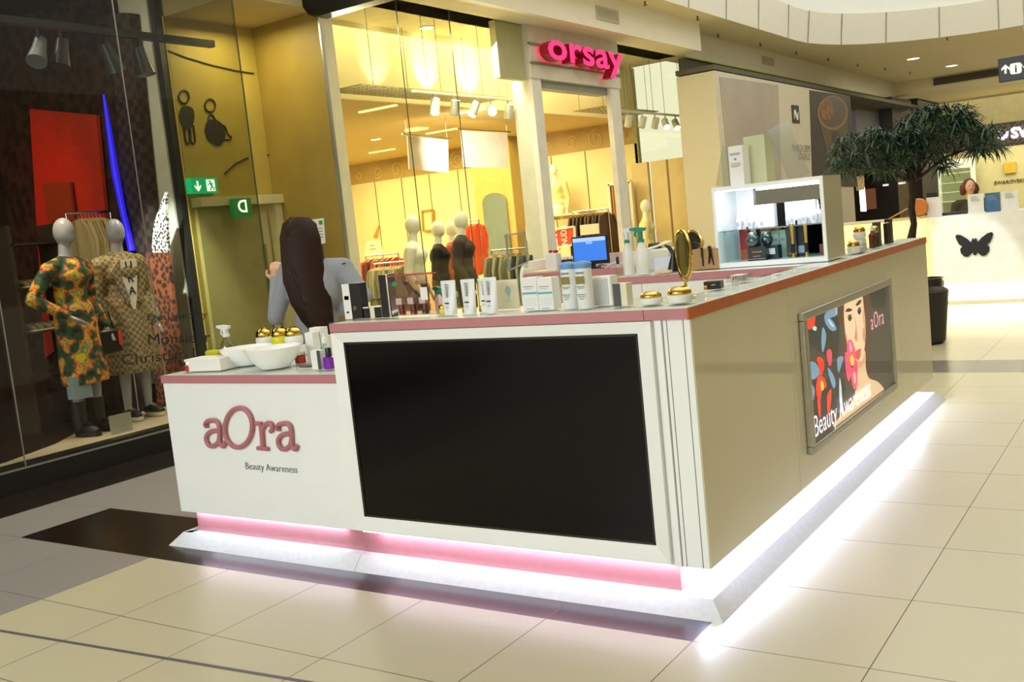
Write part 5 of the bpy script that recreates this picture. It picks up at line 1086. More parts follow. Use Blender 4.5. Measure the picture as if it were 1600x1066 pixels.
# entrance portal
b = MB(); b.box(-7.2, XS+.03, 11.20, 11.42, 0, 3.37); struct(b, 'trim_20', pw)
b = MB(); b.box(-6.97, XS+.03, 13.33, 13.62, 0, 3.37); struct(b, 'trim_21', pw)
b = MB(); b.box(-7.0, XS+.05, 11.18, 13.64, 3.37, 4.04); struct(b, 'wall_portal_sign_panel', M('portal_panel', 'CFCAB8', .5))
b = MB(); b.box(-7.1, XS-.02, 11.42, 13.33, 3.27, 3.37); struct(b, 'trim_22', pwg)
b = MB(); b.box(-7.05, -6.96, yat(777, -6.96, 3.7), 11.18, 3.35, 4.04); struct(b, 'wall_portal_block', M('beige_block', 'C6BC96', .6))
# shop sign
sg = thing('shop_sign', 'raised pink-red letters on two rails over the shop entrance', 'sign', (XS+.12, 12.3, 3.36))
pinkf = M('neon_pink_face', 'F02070', .4, emit='FF1468', es=1.0); reds = M('crimson_letter_side', 'A0102C', .4)
ya, yb_ = 11.33, 13.42
me = text('orsay', 1, ext=.06, off=.02, space=1.02); xs_ = [v.co.x for v in me.vertices]; sx = (yb_-ya)/(max(xs_)-min(xs_)); zl = .43
o_ = atX(846, 93, XS+.16)
me.transform(frame((XS+.17, ya, 3.60), (0, 1, -.012), (0, 0, 1)) @ Matrix.Diagonal((sx, .50, 1.1, 1)) @ Matrix.Translation((-min(xs_), 0, 0)))
o = finish('letters', me, [reds, pinkf], sg)
for p in o.data.polygons:
    if abs(p.normal.x) > .7: p.material_index = 1
for z_ in (3.80, 3.56): MB().box(XS+.05, XS+.08, 11.15, 13.66, z_-.012, z_+.012).build('rail', M('sign_rail', '8A8478', .4, .5), sg)
# ceilings, walls, floor of the shop
shopc = M('shop_ceiling', 'C8B070', .7, var=.02)
b = MB(); b.box(-8.0, XS-.02, 7.56, 16.2, 4.04, 4.1); struct(b, 'ceiling_window_zone', M('window_zone_ceiling', 'E0D6A8', .7))
b = MB(); b.box(-16.5, -8.0, 7.56, 16.2, 3.16, 3.22); struct(b, 'ceiling_shop', shopc)
b = MB(); b.box(-8.0, -7.95, 7.56, 16.2, 3.16, 4.04); struct(b, 'wall_shop_bulkhead', cream)
b = MB(); b.box(-16.5, -8.0, 16.2, 16.3, 2.75, 3.16); struct(b, 'wall_shop_back_frieze', floral)
b = MB(); b.box(-16.5, -7.95, 16.2, 16.3, 0, 2.749); struct(b, 'wall_shop_back', cream)
b = MB(); b.box(-8.0, -7.93, 16.2, 16.3, 0, 4.04); struct(b, 'wall_shop_back_pier', M('green_beige_pier', 'A8A070', .6))
b = MB(); b.box(-16.6, -16.5, 7.56, 16.3, 0, 3.2); struct(b, 'wall_shop_left', cream)
b = MB(); b.box(-16.5, XS-.02, 7.56, 16.2, -.004, .004); struct(b, 'floor_shop', M('shop_floor', 'B8A888', .3))
dj = M('panel_joint_dark', '6A5A34', .7)
n_ = 40
for k in range(12):
    x_ = -16.2+.72*k; b = MB(); b.box(x_, x_+.014, 16.192, 16.2, 1.0, 2.745); tag(struct(b, 'trim_%d' % (30+k), dj))
# swirls painted on the frieze
gs = M('gold_swirl_paint', 'E4C878', .5); b = MB()
for k in range(16):
    cx = -16+.52*k; cz = 2.93; r0 = .08+.05*(k % 3); b.tube([(cx+r0*(1-j/22)*math.cos(.5*j+k), 16.19, cz+r0*(1-j/24)*math.sin(.5*j+k)) for j in range(18)], .008, 5)
tag(b.build('painted_swirls', gs), 'gold swirls painted along the brown frieze of the bright shop', 'wall painting', None, 'stuff')
# pillar block in the middle of the shop: orange face with an arched mirror, brown side
b = MB(); q0, q1 = atY(741, 300, 15.5), atY(800, 300, 15.5); b.box(q0.x, q1.x, 15.5, 16.19, 0, 3.16); struct(b, 'wall_shop_pillar', M('apricot_wall', 'D8A860', .6))
b = MB(); b.box(q1.x+.001, q1.x+.02, 15.5, 16.19, 0, 3.159); struct(b, 'wall_shop_pillar_side', floral)
mw = atY(760, 370, 15.47); mw2 = atY(797, 370, 15.47); zt_ = atY(778, 297, 15.47).z
w_ = mw2.x-mw.x
P = [(0, .1), (w_, .1), (w_, zt_-.2)]+[(w_/2+w_/2*math.cos(a), zt_-.2+.16*math.sin(a)) for a in [PI*k/10 for k in range(1, 10)]]+[(0, zt_-.2)]
b = MB(); b.prism(P, (mw.x, 15.449, 0), (1, 0, 0), (0, 0, 1), (0, .05, 0)); tag(b.build('arched_mirror', M('greenish_mirror', '9CA488', .12, .7)), 'tall arched mirror on the orange pillar inside the bright shop', 'mirror')
# hanging white panels with a rail
for i, (cs, nm) in enumerate(((((637, 212), (700, 219), (701, 270), (640, 264)), 'white panel hanging from the shop ceiling, left of two'), (((721, 204), (793, 208), (794, 263), (725, 261)), 'white panel hanging from the shop ceiling, right of two'))):
    o = quad('hanging_sign', cs, -8.7, .02, M('rose_white_panel', 'F4E6DC', .6), nm, 'panel'); o['group'] = 'white hanging panels'
    c_ = MB(); P = [atX(x, y, -8.7) for x, y in cs[:2]]; c_.bar((-8.71, P[0].y-.1, P[0].z+.02), (-8.71, P[1].y+.1, P[1].z+.02), .02)
    for p in P: c_.cyl((-8.71, p.y, p.z), (-8.71, p.y, 3.16), .004)
    c_.build('hanging_rail', steel, o)
quad('square_box_light', [(652, 182), (669, 182), (669, 202), (652, 202)], -9.6, .25, M('box_lamp', 'F0D890', .5, emit='FFE090', es=1.0), 'glowing square box lamp on the shop ceiling behind the track', 'lamp')
# ceiling grid hung in the window zone
def grid(x0, x1, y0_, y1_, z, label):
    t = thing('hanging_grid', label, 'grid', ((x0+x1)/2, (y0_+y1_)/2, z)); b = MB(); n1, n2 = 8, int((y1_-y0_)/.14)
    for k in range(n1+1): x = x0+(x1-x0)*k/n1; b.bar((x, y0_, z), (x, y1_, z), .012)
    for k in range(n2+1): y = y0_+(y1_-y0_)*k/n2; b.bar((x0, y, z), (x1, y, z), .012)
    b.build('mesh', M('grid_white', '9A8C60', .5), t)
    for (x, y) in ((x0, y0_+.2), (x1, y0_+.2), (x0, y1_-.2), (x1, y1_-.2), (x0, (y0_+y1_)/2), (x1, (y0_+y1_)/2)): MB().cyl((x, y, z), (x, y, 4.04), .004, n=6).build('cable', M('chain_grey', '6A6450', .5), t)
grid(-7.85, -7.35, 8.45, 11.3, 3.2, 'white mesh grid hung flat behind the left shop window'); grid(-7.85, -7.35, 13.9, 15.9, 3.2, 'white mesh grid hung flat behind the right shop window')
spw = M('white_spotlight', 'CFCDC0', .4); lens_on = M('lit_lens', 'FFFFFF', .4, emit='FFF2D0', es=9)
def track(X, pa, pb, heads, label, base):
    a, c = atX(*pa, X), atX(*pb, X); z = (a.z+c.z)/2; t = thing('light_track', label, 'light track', (X, (a.y+c.y)/2, z))
    MB().bar((X, a.y, z), (X, c.y, z), .04, .03).build('rail', spw, t)
    for k in range(4): y = a.y+(c.y-a.y)*(k+.5)/4; MB().cyl((X, y, z), (X, y, 4.04), .004, n=6).build('cable', M('chain_grey'), t)
    names = ['leftmost', 'second from left', 'middle', 'second from right', 'rightmost']
    for i, (px, d, on_) in enumerate(heads):
        y = yat(px, X, z-.15); s_ = thing('track_spotlight', base+', '+names[i], 'spotlight', (X, y, z-.30), 0)
        dv = V(d).normalized(); c0 = V((0, 0, .15))
        MB().cyl((0, 0, .18), (0, 0, .285), .012).build('stem', spw, s_, local=True)
        MB().tube([c0-dv*.09, c0-dv*.085, c0+dv*.09], [.03, .055, .058], 16).build('lamp_head', spw, s_, local=True)
        MB().cyl(c0+dv*.088, c0+dv*.094, .05).build('lens', lens_on if on_ else M('dim_lens', 'D8D0B0', .4), s_, local=True)
track(-7.22, (645, 141), (812, 158), ((680, (.1, -.35, -.9), True), (711, (-.3, .1, -.95), False), (741, (-.2, -.45, -.85), True), (768, (.75, -.9, -.5), True), (795, (-.3, .1, -.95), False)), 'white lighting track hanging behind the left shop window', 'white spotlight on the left shop track')
track(-7.22, (968, 172), (1076, 183), ((982, (-.3, .2, -.9), False), (1004, (-.2, -.3, -.9), False), (1024, (-.4, .2, -.9), False), (1040, (.5, -.6, -.8), True), (1056, (.5, -.5, -.85), True)), 'white lighting track hanging behind the right shop window', 'white spotlight on the right shop track')
for px in (585, 665, 730):
    yy = yat(px, -7.95, 3.55); spot('wall_washer', (-7.5, yy, 3.28), (-7.95, yy, 3.62), 20 if px == 585 else 45, (1, .9, .6), 58, .5)
# round downlights in the ceilings
def downlight(p, r, label, group, es=7):
    t = thing('ceiling_light', label, 'ceiling light', (p[0], p[1], p[2]-.012), 0, group)
    MB().lathe([(r, 0), (r+.012, .0), (r+.012, .0115), (r, .0115)], n=20, cap=False).build('rim', M('light_rim', 'D8D4C4', .5), t, local=True)
    MB().cyl((0, 0, .004), (0, 0, .011), r).build('diffuser', M('downlight_diffuser', 'FFFFFF', .5, emit='FFF0C8', es=es), t, local=True)
for i, (px, py, z) in enumerate(((612, 64, 4.04), (667, 44, 4.04), (587, 218, 3.16), (645, 221, 3.16))):
    p = atZ(px, py, z-.01); downlight((p.x, p.y, z), .085, 'round downlight in the bright shop ceiling, '+['upper left', 'upper right', 'lower left', 'lower right'][i]+' of four', 'shop downlights')
for i, (px, py) in enumerate(((590, 170), (597, 236), (745, 172), (690, 205))):
    p = atZ(px, py, 3.15); b = MB(); b.box(p.x-.3, p.x+.3, p.y-.03, p.y+.03, 3.14, 3.159); tag(b.build('ceiling_strip_light', M('ceiling_strip_light', 'FFF4C0', .5, emit='FFE8A0', es=1.2)), 'thin ceiling strip light in the bright shop, '+['leftmost upper', 'leftmost lower', 'rightmost', 'middle'][i]+' of four', 'ceiling light', 'shop strip lights')
# mannequins of the shop
mw_ = M('white_mannequin', 'F0EAD4', .4); khaki = M('khaki_cloth', '6A6848', .8); rust = M('rust_cloth', 'A8481C', .8); blackc = M('black_jersey', '14100F', .8); blazer = M('dark_blazer', '2A1C16', .7, col2='3A2A20', kind='wave', scale=50); whitej = M('white_jersey_top', 'EDE6CC', .8)
def floorm(px, py, X, label, wear, rz, **k):
    p = atX(px, py, X); H = p.z; return mannequin(label, X, p.y, 0, rz, H, mw_, wear, **k)
floorm(640, 336, -7.45, 'white mannequin in a plain white long-sleeved top behind the shop window', [('top', whitej), ('trousers', M('dark_jeans', '2C2E34', .8))], -PI/2+.45)
floorm(680, 345, -7.9, 'white mannequin in a black jumper and khaki trousers behind the shop window', [('jumper', blackc), ('trousers', khaki)], -PI/2+.5)
floorm(701, 345, -8.35, 'white mannequin in a rust-coloured top, between the black jumper and blazer', [('top', rust), ('trousers', khaki)], -PI/2+.5)
t = floorm(716, 330, -7.55, 'white mannequin in an open dark brown blazer behind the shop window', [('jacket', blazer), ('trousers', blackc)], -PI/2+.4)
floorm(1006, 312, -7.5, 'white mannequin in a cream blouse beside the right shop window', [('top', M('cream_blouse', 'E8D8A4', .8)), ('trousers', M('olive_trousers', '7A7048', .8))], -PI/2+.5)
# cream jumper on a half mannequin high on the back shelf
p = atY(872, 335, 15.8)
mannequin('half mannequin in a cream knitted jumper standing on the high back shelf', p.x, 15.8, 1.64, PI+.2, 1.62, mw_, [('jumper', M('cream_knit', 'EADB9A', .9))], legs=False)
bpy.data.objects['mannequin.007' if 'mannequin.007' in bpy.data.objects else 'mannequin.006'].location.z = p.z-.46*1.62-.09*1.62+.02 if False else p.z-.722
# back shelves of the shop
shc = M('shelf_cream', 'D8C890', .5)
def shelf(px0, px1, py, Y, label, d=.4):
    a, c = atY(px0, py, Y), atY(px1, py, Y); t = thing('wall_shelf', label, 'shelf', ((a.x+c.x)/2, Y, a.z-.03)); MB().box(a.x, c.x, Y, min(Y+d, 16.19), a.z-.03, a.z).build('board', shc, t)
    for x in (a.x+.1, c.x-.1): MB().box(x-.01, x+.01, Y+.02, 16.19, a.z-.09, a.z-.031).build('bracket', steel, t)
    return a, c
a, c = shelf(855, 905, 337, 15.5, 'cream wall shelf under the cream jumper in the shop', .65)
a, c = shelf(806, 848, 344, 14.3, 'small wall shelf holding a tilted price card beside the pillar', .2) if False else (None, None)
for cs, Y, col, nm, ct in ((((824, 324), (849, 322), (846, 342), (820, 343)), 14.4, 'ECD6A8', 'tilted white price card on the shelf left of the entrance', 'card'), (((821, 352), (838, 351), (839, 375), (822, 376)), 14.2, 'E8DCC4', 'upright white price card above the grey jumpers', 'card'),
                           (((572, 377), (592, 374), (597, 395), (569, 402)), 13.0, 'F0CCA8', 'pale pink price card above the left clothes rack', 'card'), (((583, 370), (592, 351), (589, 371), (586, 372)), 16.165, 'E09048', 'small orange card on the back wall of the shop', 'card'),
                           (((858, 360), (898, 354), (899, 382), (862, 388)), 13.6, 'D8481C', 'orange-red sale poster in a pale frame by the entrance post', 'poster'), (((906, 352), (935, 349), (936, 365), (907, 368)), 14.6, 'C8C0A8', 'small framed grey notice on the dark jackets', 'notice')):
    P = [atY(x, y, Y) for x, y in cs]; b = MB(); b._add(P+[p+V((0, .03, 0)) for p in P], [(0, 1, 2, 3), (7, 6, 5, 4)]+[(i, (i+1) % 4, 4+(i+1) % 4, 4+i) for i in range(4)])
    o = b.build({'card': 'price_card', 'poster': 'sale_poster', 'notice': 'notice'}[ct], M('print_'+col, col, .5)); tag(o, nm, ct)
    if ct == 'poster':
        for s_, q in (('EBRA', (872, 385)), ('NUDA', (887, 383))):
            q = atY(*q, Y-.012); write(s_, q, (0, 0, 1), (-1, 0, 0), .15, M('poster_white', 'F4ECDC', .5), 'lettering', o, ext=.002, off=.001, sx=.72)
        b = MB(); 
        for i in range(4): b.bar(P[i]+V((0, -.01, 0)), P[(i+1) % 4]+V((0, -.01, 0)), .03, .02, up=(0, 1, 0))
        b.build('frame', M('pale_frame', 'E8DCC0', .5), o)
    elif ct == 'card' and col != 'E09048':
        c_ = (P[0]+P[1]+P[2]+P[3])/4; MB().box(c_.x-.07, c_.x+.05, Y-.004, Y-.001, c_.z+.03, c_.z+.045).build('print', pb, o); MB().box(c_.x-.08, c_.x+.07, Y-.004, Y-.001, c_.z-.03, c_.z-.015).build('print', pb, o)
# picture frame on the back wall, orange shelf boards
cs = ((660, 330), (676, 328), (677, 359), (662, 361)); P = [atY(x, y, 16.14) for x, y in cs]; b = MB()
for i in range(4): b.bar(P[i], P[(i+1) % 4], .035, .06, up=(0, 1, 0))
o = b.build('picture_frame', M('amber_frame', 'A88A48', .5)); tag(o, 'amber framed notice on the cream back wall of the shop', 'frame'); b = MB(); b._add([p+V((0, .01, 0)) for p in P]+[p+V((0, .02, 0)) for p in P], [(0, 1, 2, 3), (7, 6, 5, 4)]); b.build('picture', M('print_F0DCA0', 'F0DCA0', .5), o)
# racks of clothes
ggr = [M('olive_grey_knit', '7C7A60', .9), M('grey_green_cloth', '8A8A70', .9), M('stone_cloth', 'A09A80', .9), M('moss_cloth', '6A6A50', .9)]
p0, p1 = atY(571, 413, 11.2), atY(633, 409, 11.2); z_ = (p0.z+p1.z)/2; p0.z = p1.z = z_
p0.x = max(p0.x, -9.9)
rack(p0, p1, 'rail of olive and grey tops by the left shop window'); hang(p0, p1, 12, ggr, 'olive or grey top on the left shop rail', 'olive and grey tops on the left shop rail', L=.85)
p0, p1 = atY(571, 400, 12.6), atY(622, 396, 12.6); p0.z = p1.z = (p0.z+p1.z)/2
rack(p0, p1, 'rail of dark red patterned clothes above the left shop rack'); hang(p0, p1, 7, [M('red_pattern', '6A1C14', .9, col2='C83A1C', kind='noise', scale=20), M('dark_pattern', '241C1A', .9, col2='5A3A2A', kind='noise', scale=16)], 'dark red patterned garment on the rail behind the left shop rack', 'dark red patterned clothes on the left', L=.35)
p0, p1 = atY(727, 345, 13.4), atY(748, 344, 13.4); p0.z = p1.z = (p0.z+p1.z)/2
rack(p0, p1, 'short rail of orange jumpers beside the pillar', z0=0); hang(p0, p1, 4, [M('orange_knit', 'D8481A', .9)], 'bright orange jumper on the short rail', 'bright orange jumpers on the short rail', L=.80, w=.5)
p0, p1 = atY(768, 391, 11.4), atY(846, 386, 11.4); p0.z = p1.z = (p0.z+p1.z)/2
rack(p0, p1, 'rail of sage and grey knitwear left of the entrance'); hang(p0, p1, 12, [M('sage_knit', '9A9C7C', .9), M('grey_knit_dark', '5C5A50', .9), M('pale_sage_knit', 'B0AE90', .9), M('charcoal_knit', '3E3C38', .9)], 'sage or grey jumper on the rail left of the entrance', 'sage and grey knitwear by the entrance', L=.8, w=.5)
p0, p1 = atY(895, 331, 15.3), atY(950, 326, 15.3); p0.z = p1.z = (p0.z+p1.z)/2
rack(p0, p1, 'high rail of brown and black padded jackets', z0=0); hang(p0, p1, 9, [M('brown_padded', '4A3018', .6), M('brown_padded'), M('dark_brown_padded', '33200F', .6), M('black_padded', '14110F', .6)], 'padded jacket on the high rail', 'brown and black padded jackets', L=.72, w=.5)
# slatted curtain in a pale frame and the fitting-room panels at the right
cs = ((951, 288), (985, 283), (985, 392), (951, 395)); P = [atY(x, y, 15.9) for x, y in cs]; b = MB()
t = thing('slatted_screen', 'orange slatted screen in a pale frame near the fitting room', 'screen', ((P[0].x+P[1].x)/2, 15.9, 0))
zlo = .3
for i in range(9): x = P[0].x+(P[1].x-P[0].x)*(i+.5)/9; b.box(x-.03, x+.03, 15.88, 15.92, zlo, P[0].z-.03)
b.build('slats', M('orange_slats', 'B87828', .5), t); b = MB()
for x in (P[0].x, P[1].x): b.box(x-.03, x+.03, 15.86, 15.94, 0, P[0].z)
b.box(P[0].x, P[1].x, 15.86, 15.94, P[0].z-.03, P[0].z+.03); b.build('frame', M('pale_frame'), t)
for i, px in enumerate((988, 1018, 1046)):
    x0, x1 = atY(px, 300, 16.1).x, atY(px+28, 300, 16.1).x; b = MB(); b.box(x0+.02, x1-.02, 16.10, 16.19, 0, 2.4); o = b.build('cupboard_door', M('honey_panel', 'E4C890', .4)); tag(o, 'honey-coloured tall cupboard door in the right of the shop, '+['left', 'middle', 'right'][i]+' of three', 'cupboard', 'honey-coloured cupboard doors')
# folded piles on a table behind the window
b = MB(); p = atY(605, 402, 12.2)
for k, (dx, c) in enumerate(((0, '3A2A24'), (.22, '9A2A18'), (.44, '2A3024'))):
    b = MB(); b.box(p.x+dx-.1, p.x+dx+.1, 12.1, 12.4, p.z-.02, p.z+.06); 
# fascia grille, sprinklers
def grille(X, cs, label):
    P = [atX(x, y, X) for x, y in cs]; y0_, y1_, z0_, z1_ = P[0].y, P[1].y, P[1].z, P[0].z
    t = thing('vent_grille', label, 'vent', (X, (y0_+y1_)/2, z0_)); b = MB(); f_ = .03
    b.box(X, X+.012, y0_, y1_, z0_, z0_+f_); b.box(X, X+.012, y0_, y1_, z1_-f_, z1_); b.box(X, X+.012, y0_, y0_+f_, z0_+f_, z1_-f_); b.box(X, X+.012, y1_-f_, y1_, z0_+f_, z1_-f_); b.build('frame', M('grille_beige', 'B8B094', .5), t)
    MB().box(X, X+.003, y0_+f_, y1_-f_, z0_+f_, z1_-f_).build('backing', M('grille_dark', '4A4434', .7), t)
    for k in range(9): z = z0_+f_+(z1_-z0_-2*f_)*(k+.5)/9; MB().box(X+.003, X+.014, y0_+f_, y1_-f_, z-.006, z+.004).build('slat', M('grille_beige'), t)
grille(-6.498, ((930, 8), (967, 38)), 'slatted vent grille in the bulkhead above the shop sign'); grille(-6.918, ((1190, 87), (1209, 104)), 'small slatted vent grille in the fascia above the white hoarding')
spr = None
for i, (px, py) in enumerate(((1008, 6), (1090, 29), (1122, 56), (1188, 70), (1244, 83), (1294, 93), (1340, 102), (1383, 108), (1422, 114), (1580, 100), (1480, 61))):
    p = atZ(px, py, 4.46); lab = 'small ceiling sprinkler along the mall soffit, '+['nearest the camera', 'second nearest', 'third nearest', 'fourth nearest', 'fifth nearest', 'sixth nearest', 'seventh nearest', 'eighth nearest', 'ninth nearest', 'by the black hanging sign', 'beyond the light well'][i]
    if px == 1008: p = atZ(px, py, 4.46)
    if spr is None:
        spr = thing('sprinkler', lab, 'sprinkler', (p.x, p.y, 4.44), 0, 'ceiling sprinklers'); MB().cyl((0, 0, 0), (0, 0, .055), .012).build('pipe', M('sprinkler_bronze', '5A4A30', .4, .5), spr, local=True); MB().cyl((0, 0, -.004), (0, 0, .003), .03).build('deflector', M('sprinkler_bronze'), spr, local=True)
    else: dup(spr, (p.x, p.y, 4.44), 0, lab)
# ------------------------------------------------------------ white hoarding right of the shop
XH = -6.25
hw = M('hoarding_white', 'D0C8AE', .6, var=.01)
b = MB(); yh0, yh1 = 15.75, 23.55
b.prism([(-6.92, yh0+.02), (XH, yh0), (XH, yh1), (-6.92, yh1)], (0, 0, 0), (1, 0, 0), (0, 1, 0), (0, 0, 3.68)); struct(b, 'wall_hoarding', hw)
b = MB(); b.box(-6.92, XH+.002, yh0, 31, 3.70, 3.78); b.box(-7.05, -6.93, 16.2, 31, 3.62, 4.05); struct(b, 'trim_50', M('raw_ceiling_gap', '5A5848', .8))
b = MB(); b.box(-6.90, -6.88, 15.92, 31, 4.03, 4.055); struct(b, 'trim_51', M('lime_tape', 'B4C040', .5))
quad('poster', [(1124, 120), (1216, 133), (1222, 300), (1142, 300)], XH+.008, .006, M('grey_poster', 'A89C8C', .5, col2='B4A898', kind='noise', scale=1.2), 'large plain grey poster on the white hoarding', 'poster')
o = quad('poster', [(1265, 141), (1328, 150), (1340, 292), (1270, 292)], XH+.008, .006, M('coffee_poster', '1C1410', .5, col2='2E2018', kind='noise', scale=2), 'dark poster of a coffee cup seen from above on the hoarding', 'poster')
def php(px, py, l=1): p = atX(px, py, XH+.012+.002*l); return p
def disc(cx, cy, rx, ry, l, m, nm):
    b = MB(); Q = [php(cx+rx*math.cos(a), cy+ry*math.sin(a), l) for a in [2*PI*k/28 for k in range(28)]]; b._add(Q, [tuple(range(28))]); b.build(nm, m, o, sharp=180)
disc(1301, 176, 24, 27, 1, M('cup_rim', '8A6A3A', .5), 'cup_rim'); disc(1301, 175, 21, 24, 2, M('coffee_dark', '3A2010', .4), 'coffee'); disc(1292, 172, 11, 16, 3, M('coffee_foam', '9A6420', .5, col2='5A3414', kind='noise', scale=8), 'foam')
b = MB(); b._add([php(1280, 190, 0), php(1325, 190, 0), php(1325, 232, 0), php(1292, 238, 0)], [(0, 1, 2, 3)]); b.build('cup_body', M('cup_tan', '54421F', .5), o, sharp=180)
b = MB(); b._add([php(1300, 206, 2), php(1311, 206, 2), php(1311, 222, 2), php(1301, 222, 2)], [(0, 1, 2, 3)]); b.build('cup_label', M('cup_label_dark', '2A2018', .5), o, sharp=180)
t = quad('logo_plate', [(1237, 164), (1248, 165), (1250, 193), (1239, 192)], XH+.012, .01, blackm, 'small black plate with a white N-shaped mark on the hoarding', 'sign')
b = MB(); Q = [php(*p, 1) for p in ((1240.5, 172), (1243, 171), (1246, 181), (1246.5, 175), (1247.5, 175), (1247.5, 187), (1245.5, 188), (1242.5, 178), (1242, 186), (1241, 186))]; b._add(Q, [tuple(range(10))]); b.build('mark', M('mark_white', 'E8E4D8', .5), t, sharp=180)
gi = M('pale_grey_lettering', '9A9480', .6)
for s_, p_, q_ in (('THEO LIEM', (1238, 237), (1266, 235)), ('LOKALO', (1248, 250), (1266, 249))):
    a, c = atX(*p_, XH+.012), atX(*q_, XH+.012); me = text(s_, .2, ext=.001); xs_ = [v.co.x for v in me.vertices]; sx = (c-a).length/(max(xs_)-min(xs_)); me.transform(frame(a, (0, 1, 0), (0, 0, 1)) @ Matrix.Diagonal((sx, 1, 1, 1))); tag(finish('hoarding_lettering', me, gi), 'faint grey '+('upper' if s_ == 'THEO LIEM' else 'lower')+' line of lettering low on the white hoarding', 'lettering')

# ------------------------------------------------------------ dark shop fronts beyond the hoarding
b = MB(); b.box(-9.5, -9.4, 23.6, 31, 0, 4.05); struct(b, 'wall_far_shop_back', M('far_shop_dark', '1C1512', .6, col2='33261E', scale=2))
b = MB(); b.box(-9.5, -6.95, 30.9, 31, 0, 4.05); struct(b, 'wall_far_shop_side', M('far_shop_brown', '2A1E18', .6))
b = MB(); b.box(-7.1, -6.92, 23.56, 25.2, 0, 3.62); struct(b, 'trim_52', M('far_post_cream', 'C8B888', .5))
b = MB(); b.box(-8.9, -6.95, 26.8, 31.6, 2.6, 3.95); struct(b, 'wall_grey_display_box', M('slate_grey_box', '6A6C78', .5))
b = MB(); b.box(-7.0, -6.6, 29.2, 31.6, 2.3, 4.0); struct(b, 'trim_53', M('dark_grey_column', '3A3434', .5))
for i, (cs, X, m_, nm, ct) in enumerate(((((1345, 292), (1351, 292), (1354, 330), (1348, 330)), -6.95, M('lit_white_tube', 'FFFFFF', .5, emit='FFF4E8', es=3.5), 'upright glowing white tube light in the dark far shop', 'light'),
    (((1352, 296), (1368, 294), (1370, 326), (1354, 328)), -7.1, M('far_red_panel', '7A2A14', .6), 'dark red panel beside the glowing tube in the far shop', 'panel'),
    (((1382, 288), (1415, 284), (1415, 287), (1382, 291)), -7.2, M('far_shelf_light', 'E8E4E0', .5, emit='E8E4E0', es=.8), 'thin lit shelf edge inside the dark far shop', 'shelf'),
    (((1340, 276), (1350, 274), (1351, 296), (1341, 298)), -6.9, M('cup_sign', 'C8B080', .5), 'small cup-shaped sign with a black label at the far shop', 'sign'))):
    quad(nm.split(' ')[-1] if False else {'light': 'tube_light', 'panel': 'red_panel', 'shelf': 'lit_shelf', 'sign': 'cup_sign'}[ct], cs, X, .05, m_, nm, ct)
b = MB(); b.ball(atX(1416, 182, -6.6), .01, n=5)
t = thing('pendant_lamp', 'wide brown pendant lampshade seen through the tree', 'lamp', atX(1374, 219, -7.6)); MB().lathe([(.95, 0), (.9, .12), (.5, .30), (.1, .36)]).build('shade', M('bronze_shade', '6A4A30', .4), t, local=True); MB().cyl((0, 0, .36), (0, 0, 1.2), .02).build('cable', dark, t, local=True)
# ------------------------------------------------------------ second kiosk with the butterfly
YK = 13.4; kx0, kx1 = atY(1450, 400, YK).x, atY(1596, 400, YK).x; kz = 1.105
k2 = thing('butterfly_counter', 'white counter with a black butterfly emblem and a bright glowing foot', 'counter', ((kx0+kx1)/2, YK, 0))
kw = M('kiosk_white', 'EDEDEA', .35)
MB().box(kx0, kx1+.9, YK, YK+.6, .26, kz).build('body', kw, k2); MB().box(kx0+.02, kx1+.9, YK+.10, YK+.55, .05, .26).build('plinth', M('glowing_plinth', 'FFF4D8', .5, emit='FFEFC0', es=2.6), k2); MB().box(kx0-.0, kx1+.9, YK+.01, YK+.6, 0, .05).build('kick', M('kick_grey', 'B4AE9E', .5), k2)
area('butterfly_counter_foot_light', ((kx0+kx1)/2+.3, YK+.06, .25), (0, 0, 0), 1.8, .04, 12, (1, .9, .62))
b = MB(); cxk = atY(1523, 383, YK).x; czk = atY(1523, 383, YK).z
half = [(0, .055), (.012, .075), (.026, .06), (.035, .03), (.08, .075), (.14, .115), (.185, .125), (.200, .105), (.185, .06), (.165, .02), (.13, -.005), (.155, -.03), (.15, -.075), (.115, -.115), (.075, -.12), (.045, -.095), (.025, -.075), (.012, -.105), (0, -.11)]
pts = half+[(-x, z) for x, z in half[::-1][1:-1]]
b.prism([(x*1.06, z*1.15) for x, z in pts], (cxk, YK-.02, czk), (1, 0, 0), (0, 0, 1), (0, .02, 0)); b.build('butterfly_emblem', blackm, k2)
spot('sun_shaft_butterfly', (-3.4, 9.9, 4.0), (cxk-.02, YK, .48), 420, (.86, .96, 1), 13, .35, .05)
k3 = thing('yellow_lit_counter', 'low white counter with yellow light put into its front colour beside the butterfly counter', 'counter', (-3.3, 12.95, 0))
MB().box(-4.6, kx0-.01, YK-.3, YK+.3, 0, kz-.005).build('body', M('yellow_lit_front', 'FFE890', .5, emit='FFE28A', es=1.1), k3); MB().box(-4.62, kx0-.01, YK-.32, YK+.32, kz-.004, kz+.02).build('top', M('pale_top', 'D8CFA8', .4), k3)  # yellow light on a white counter, put in as emission
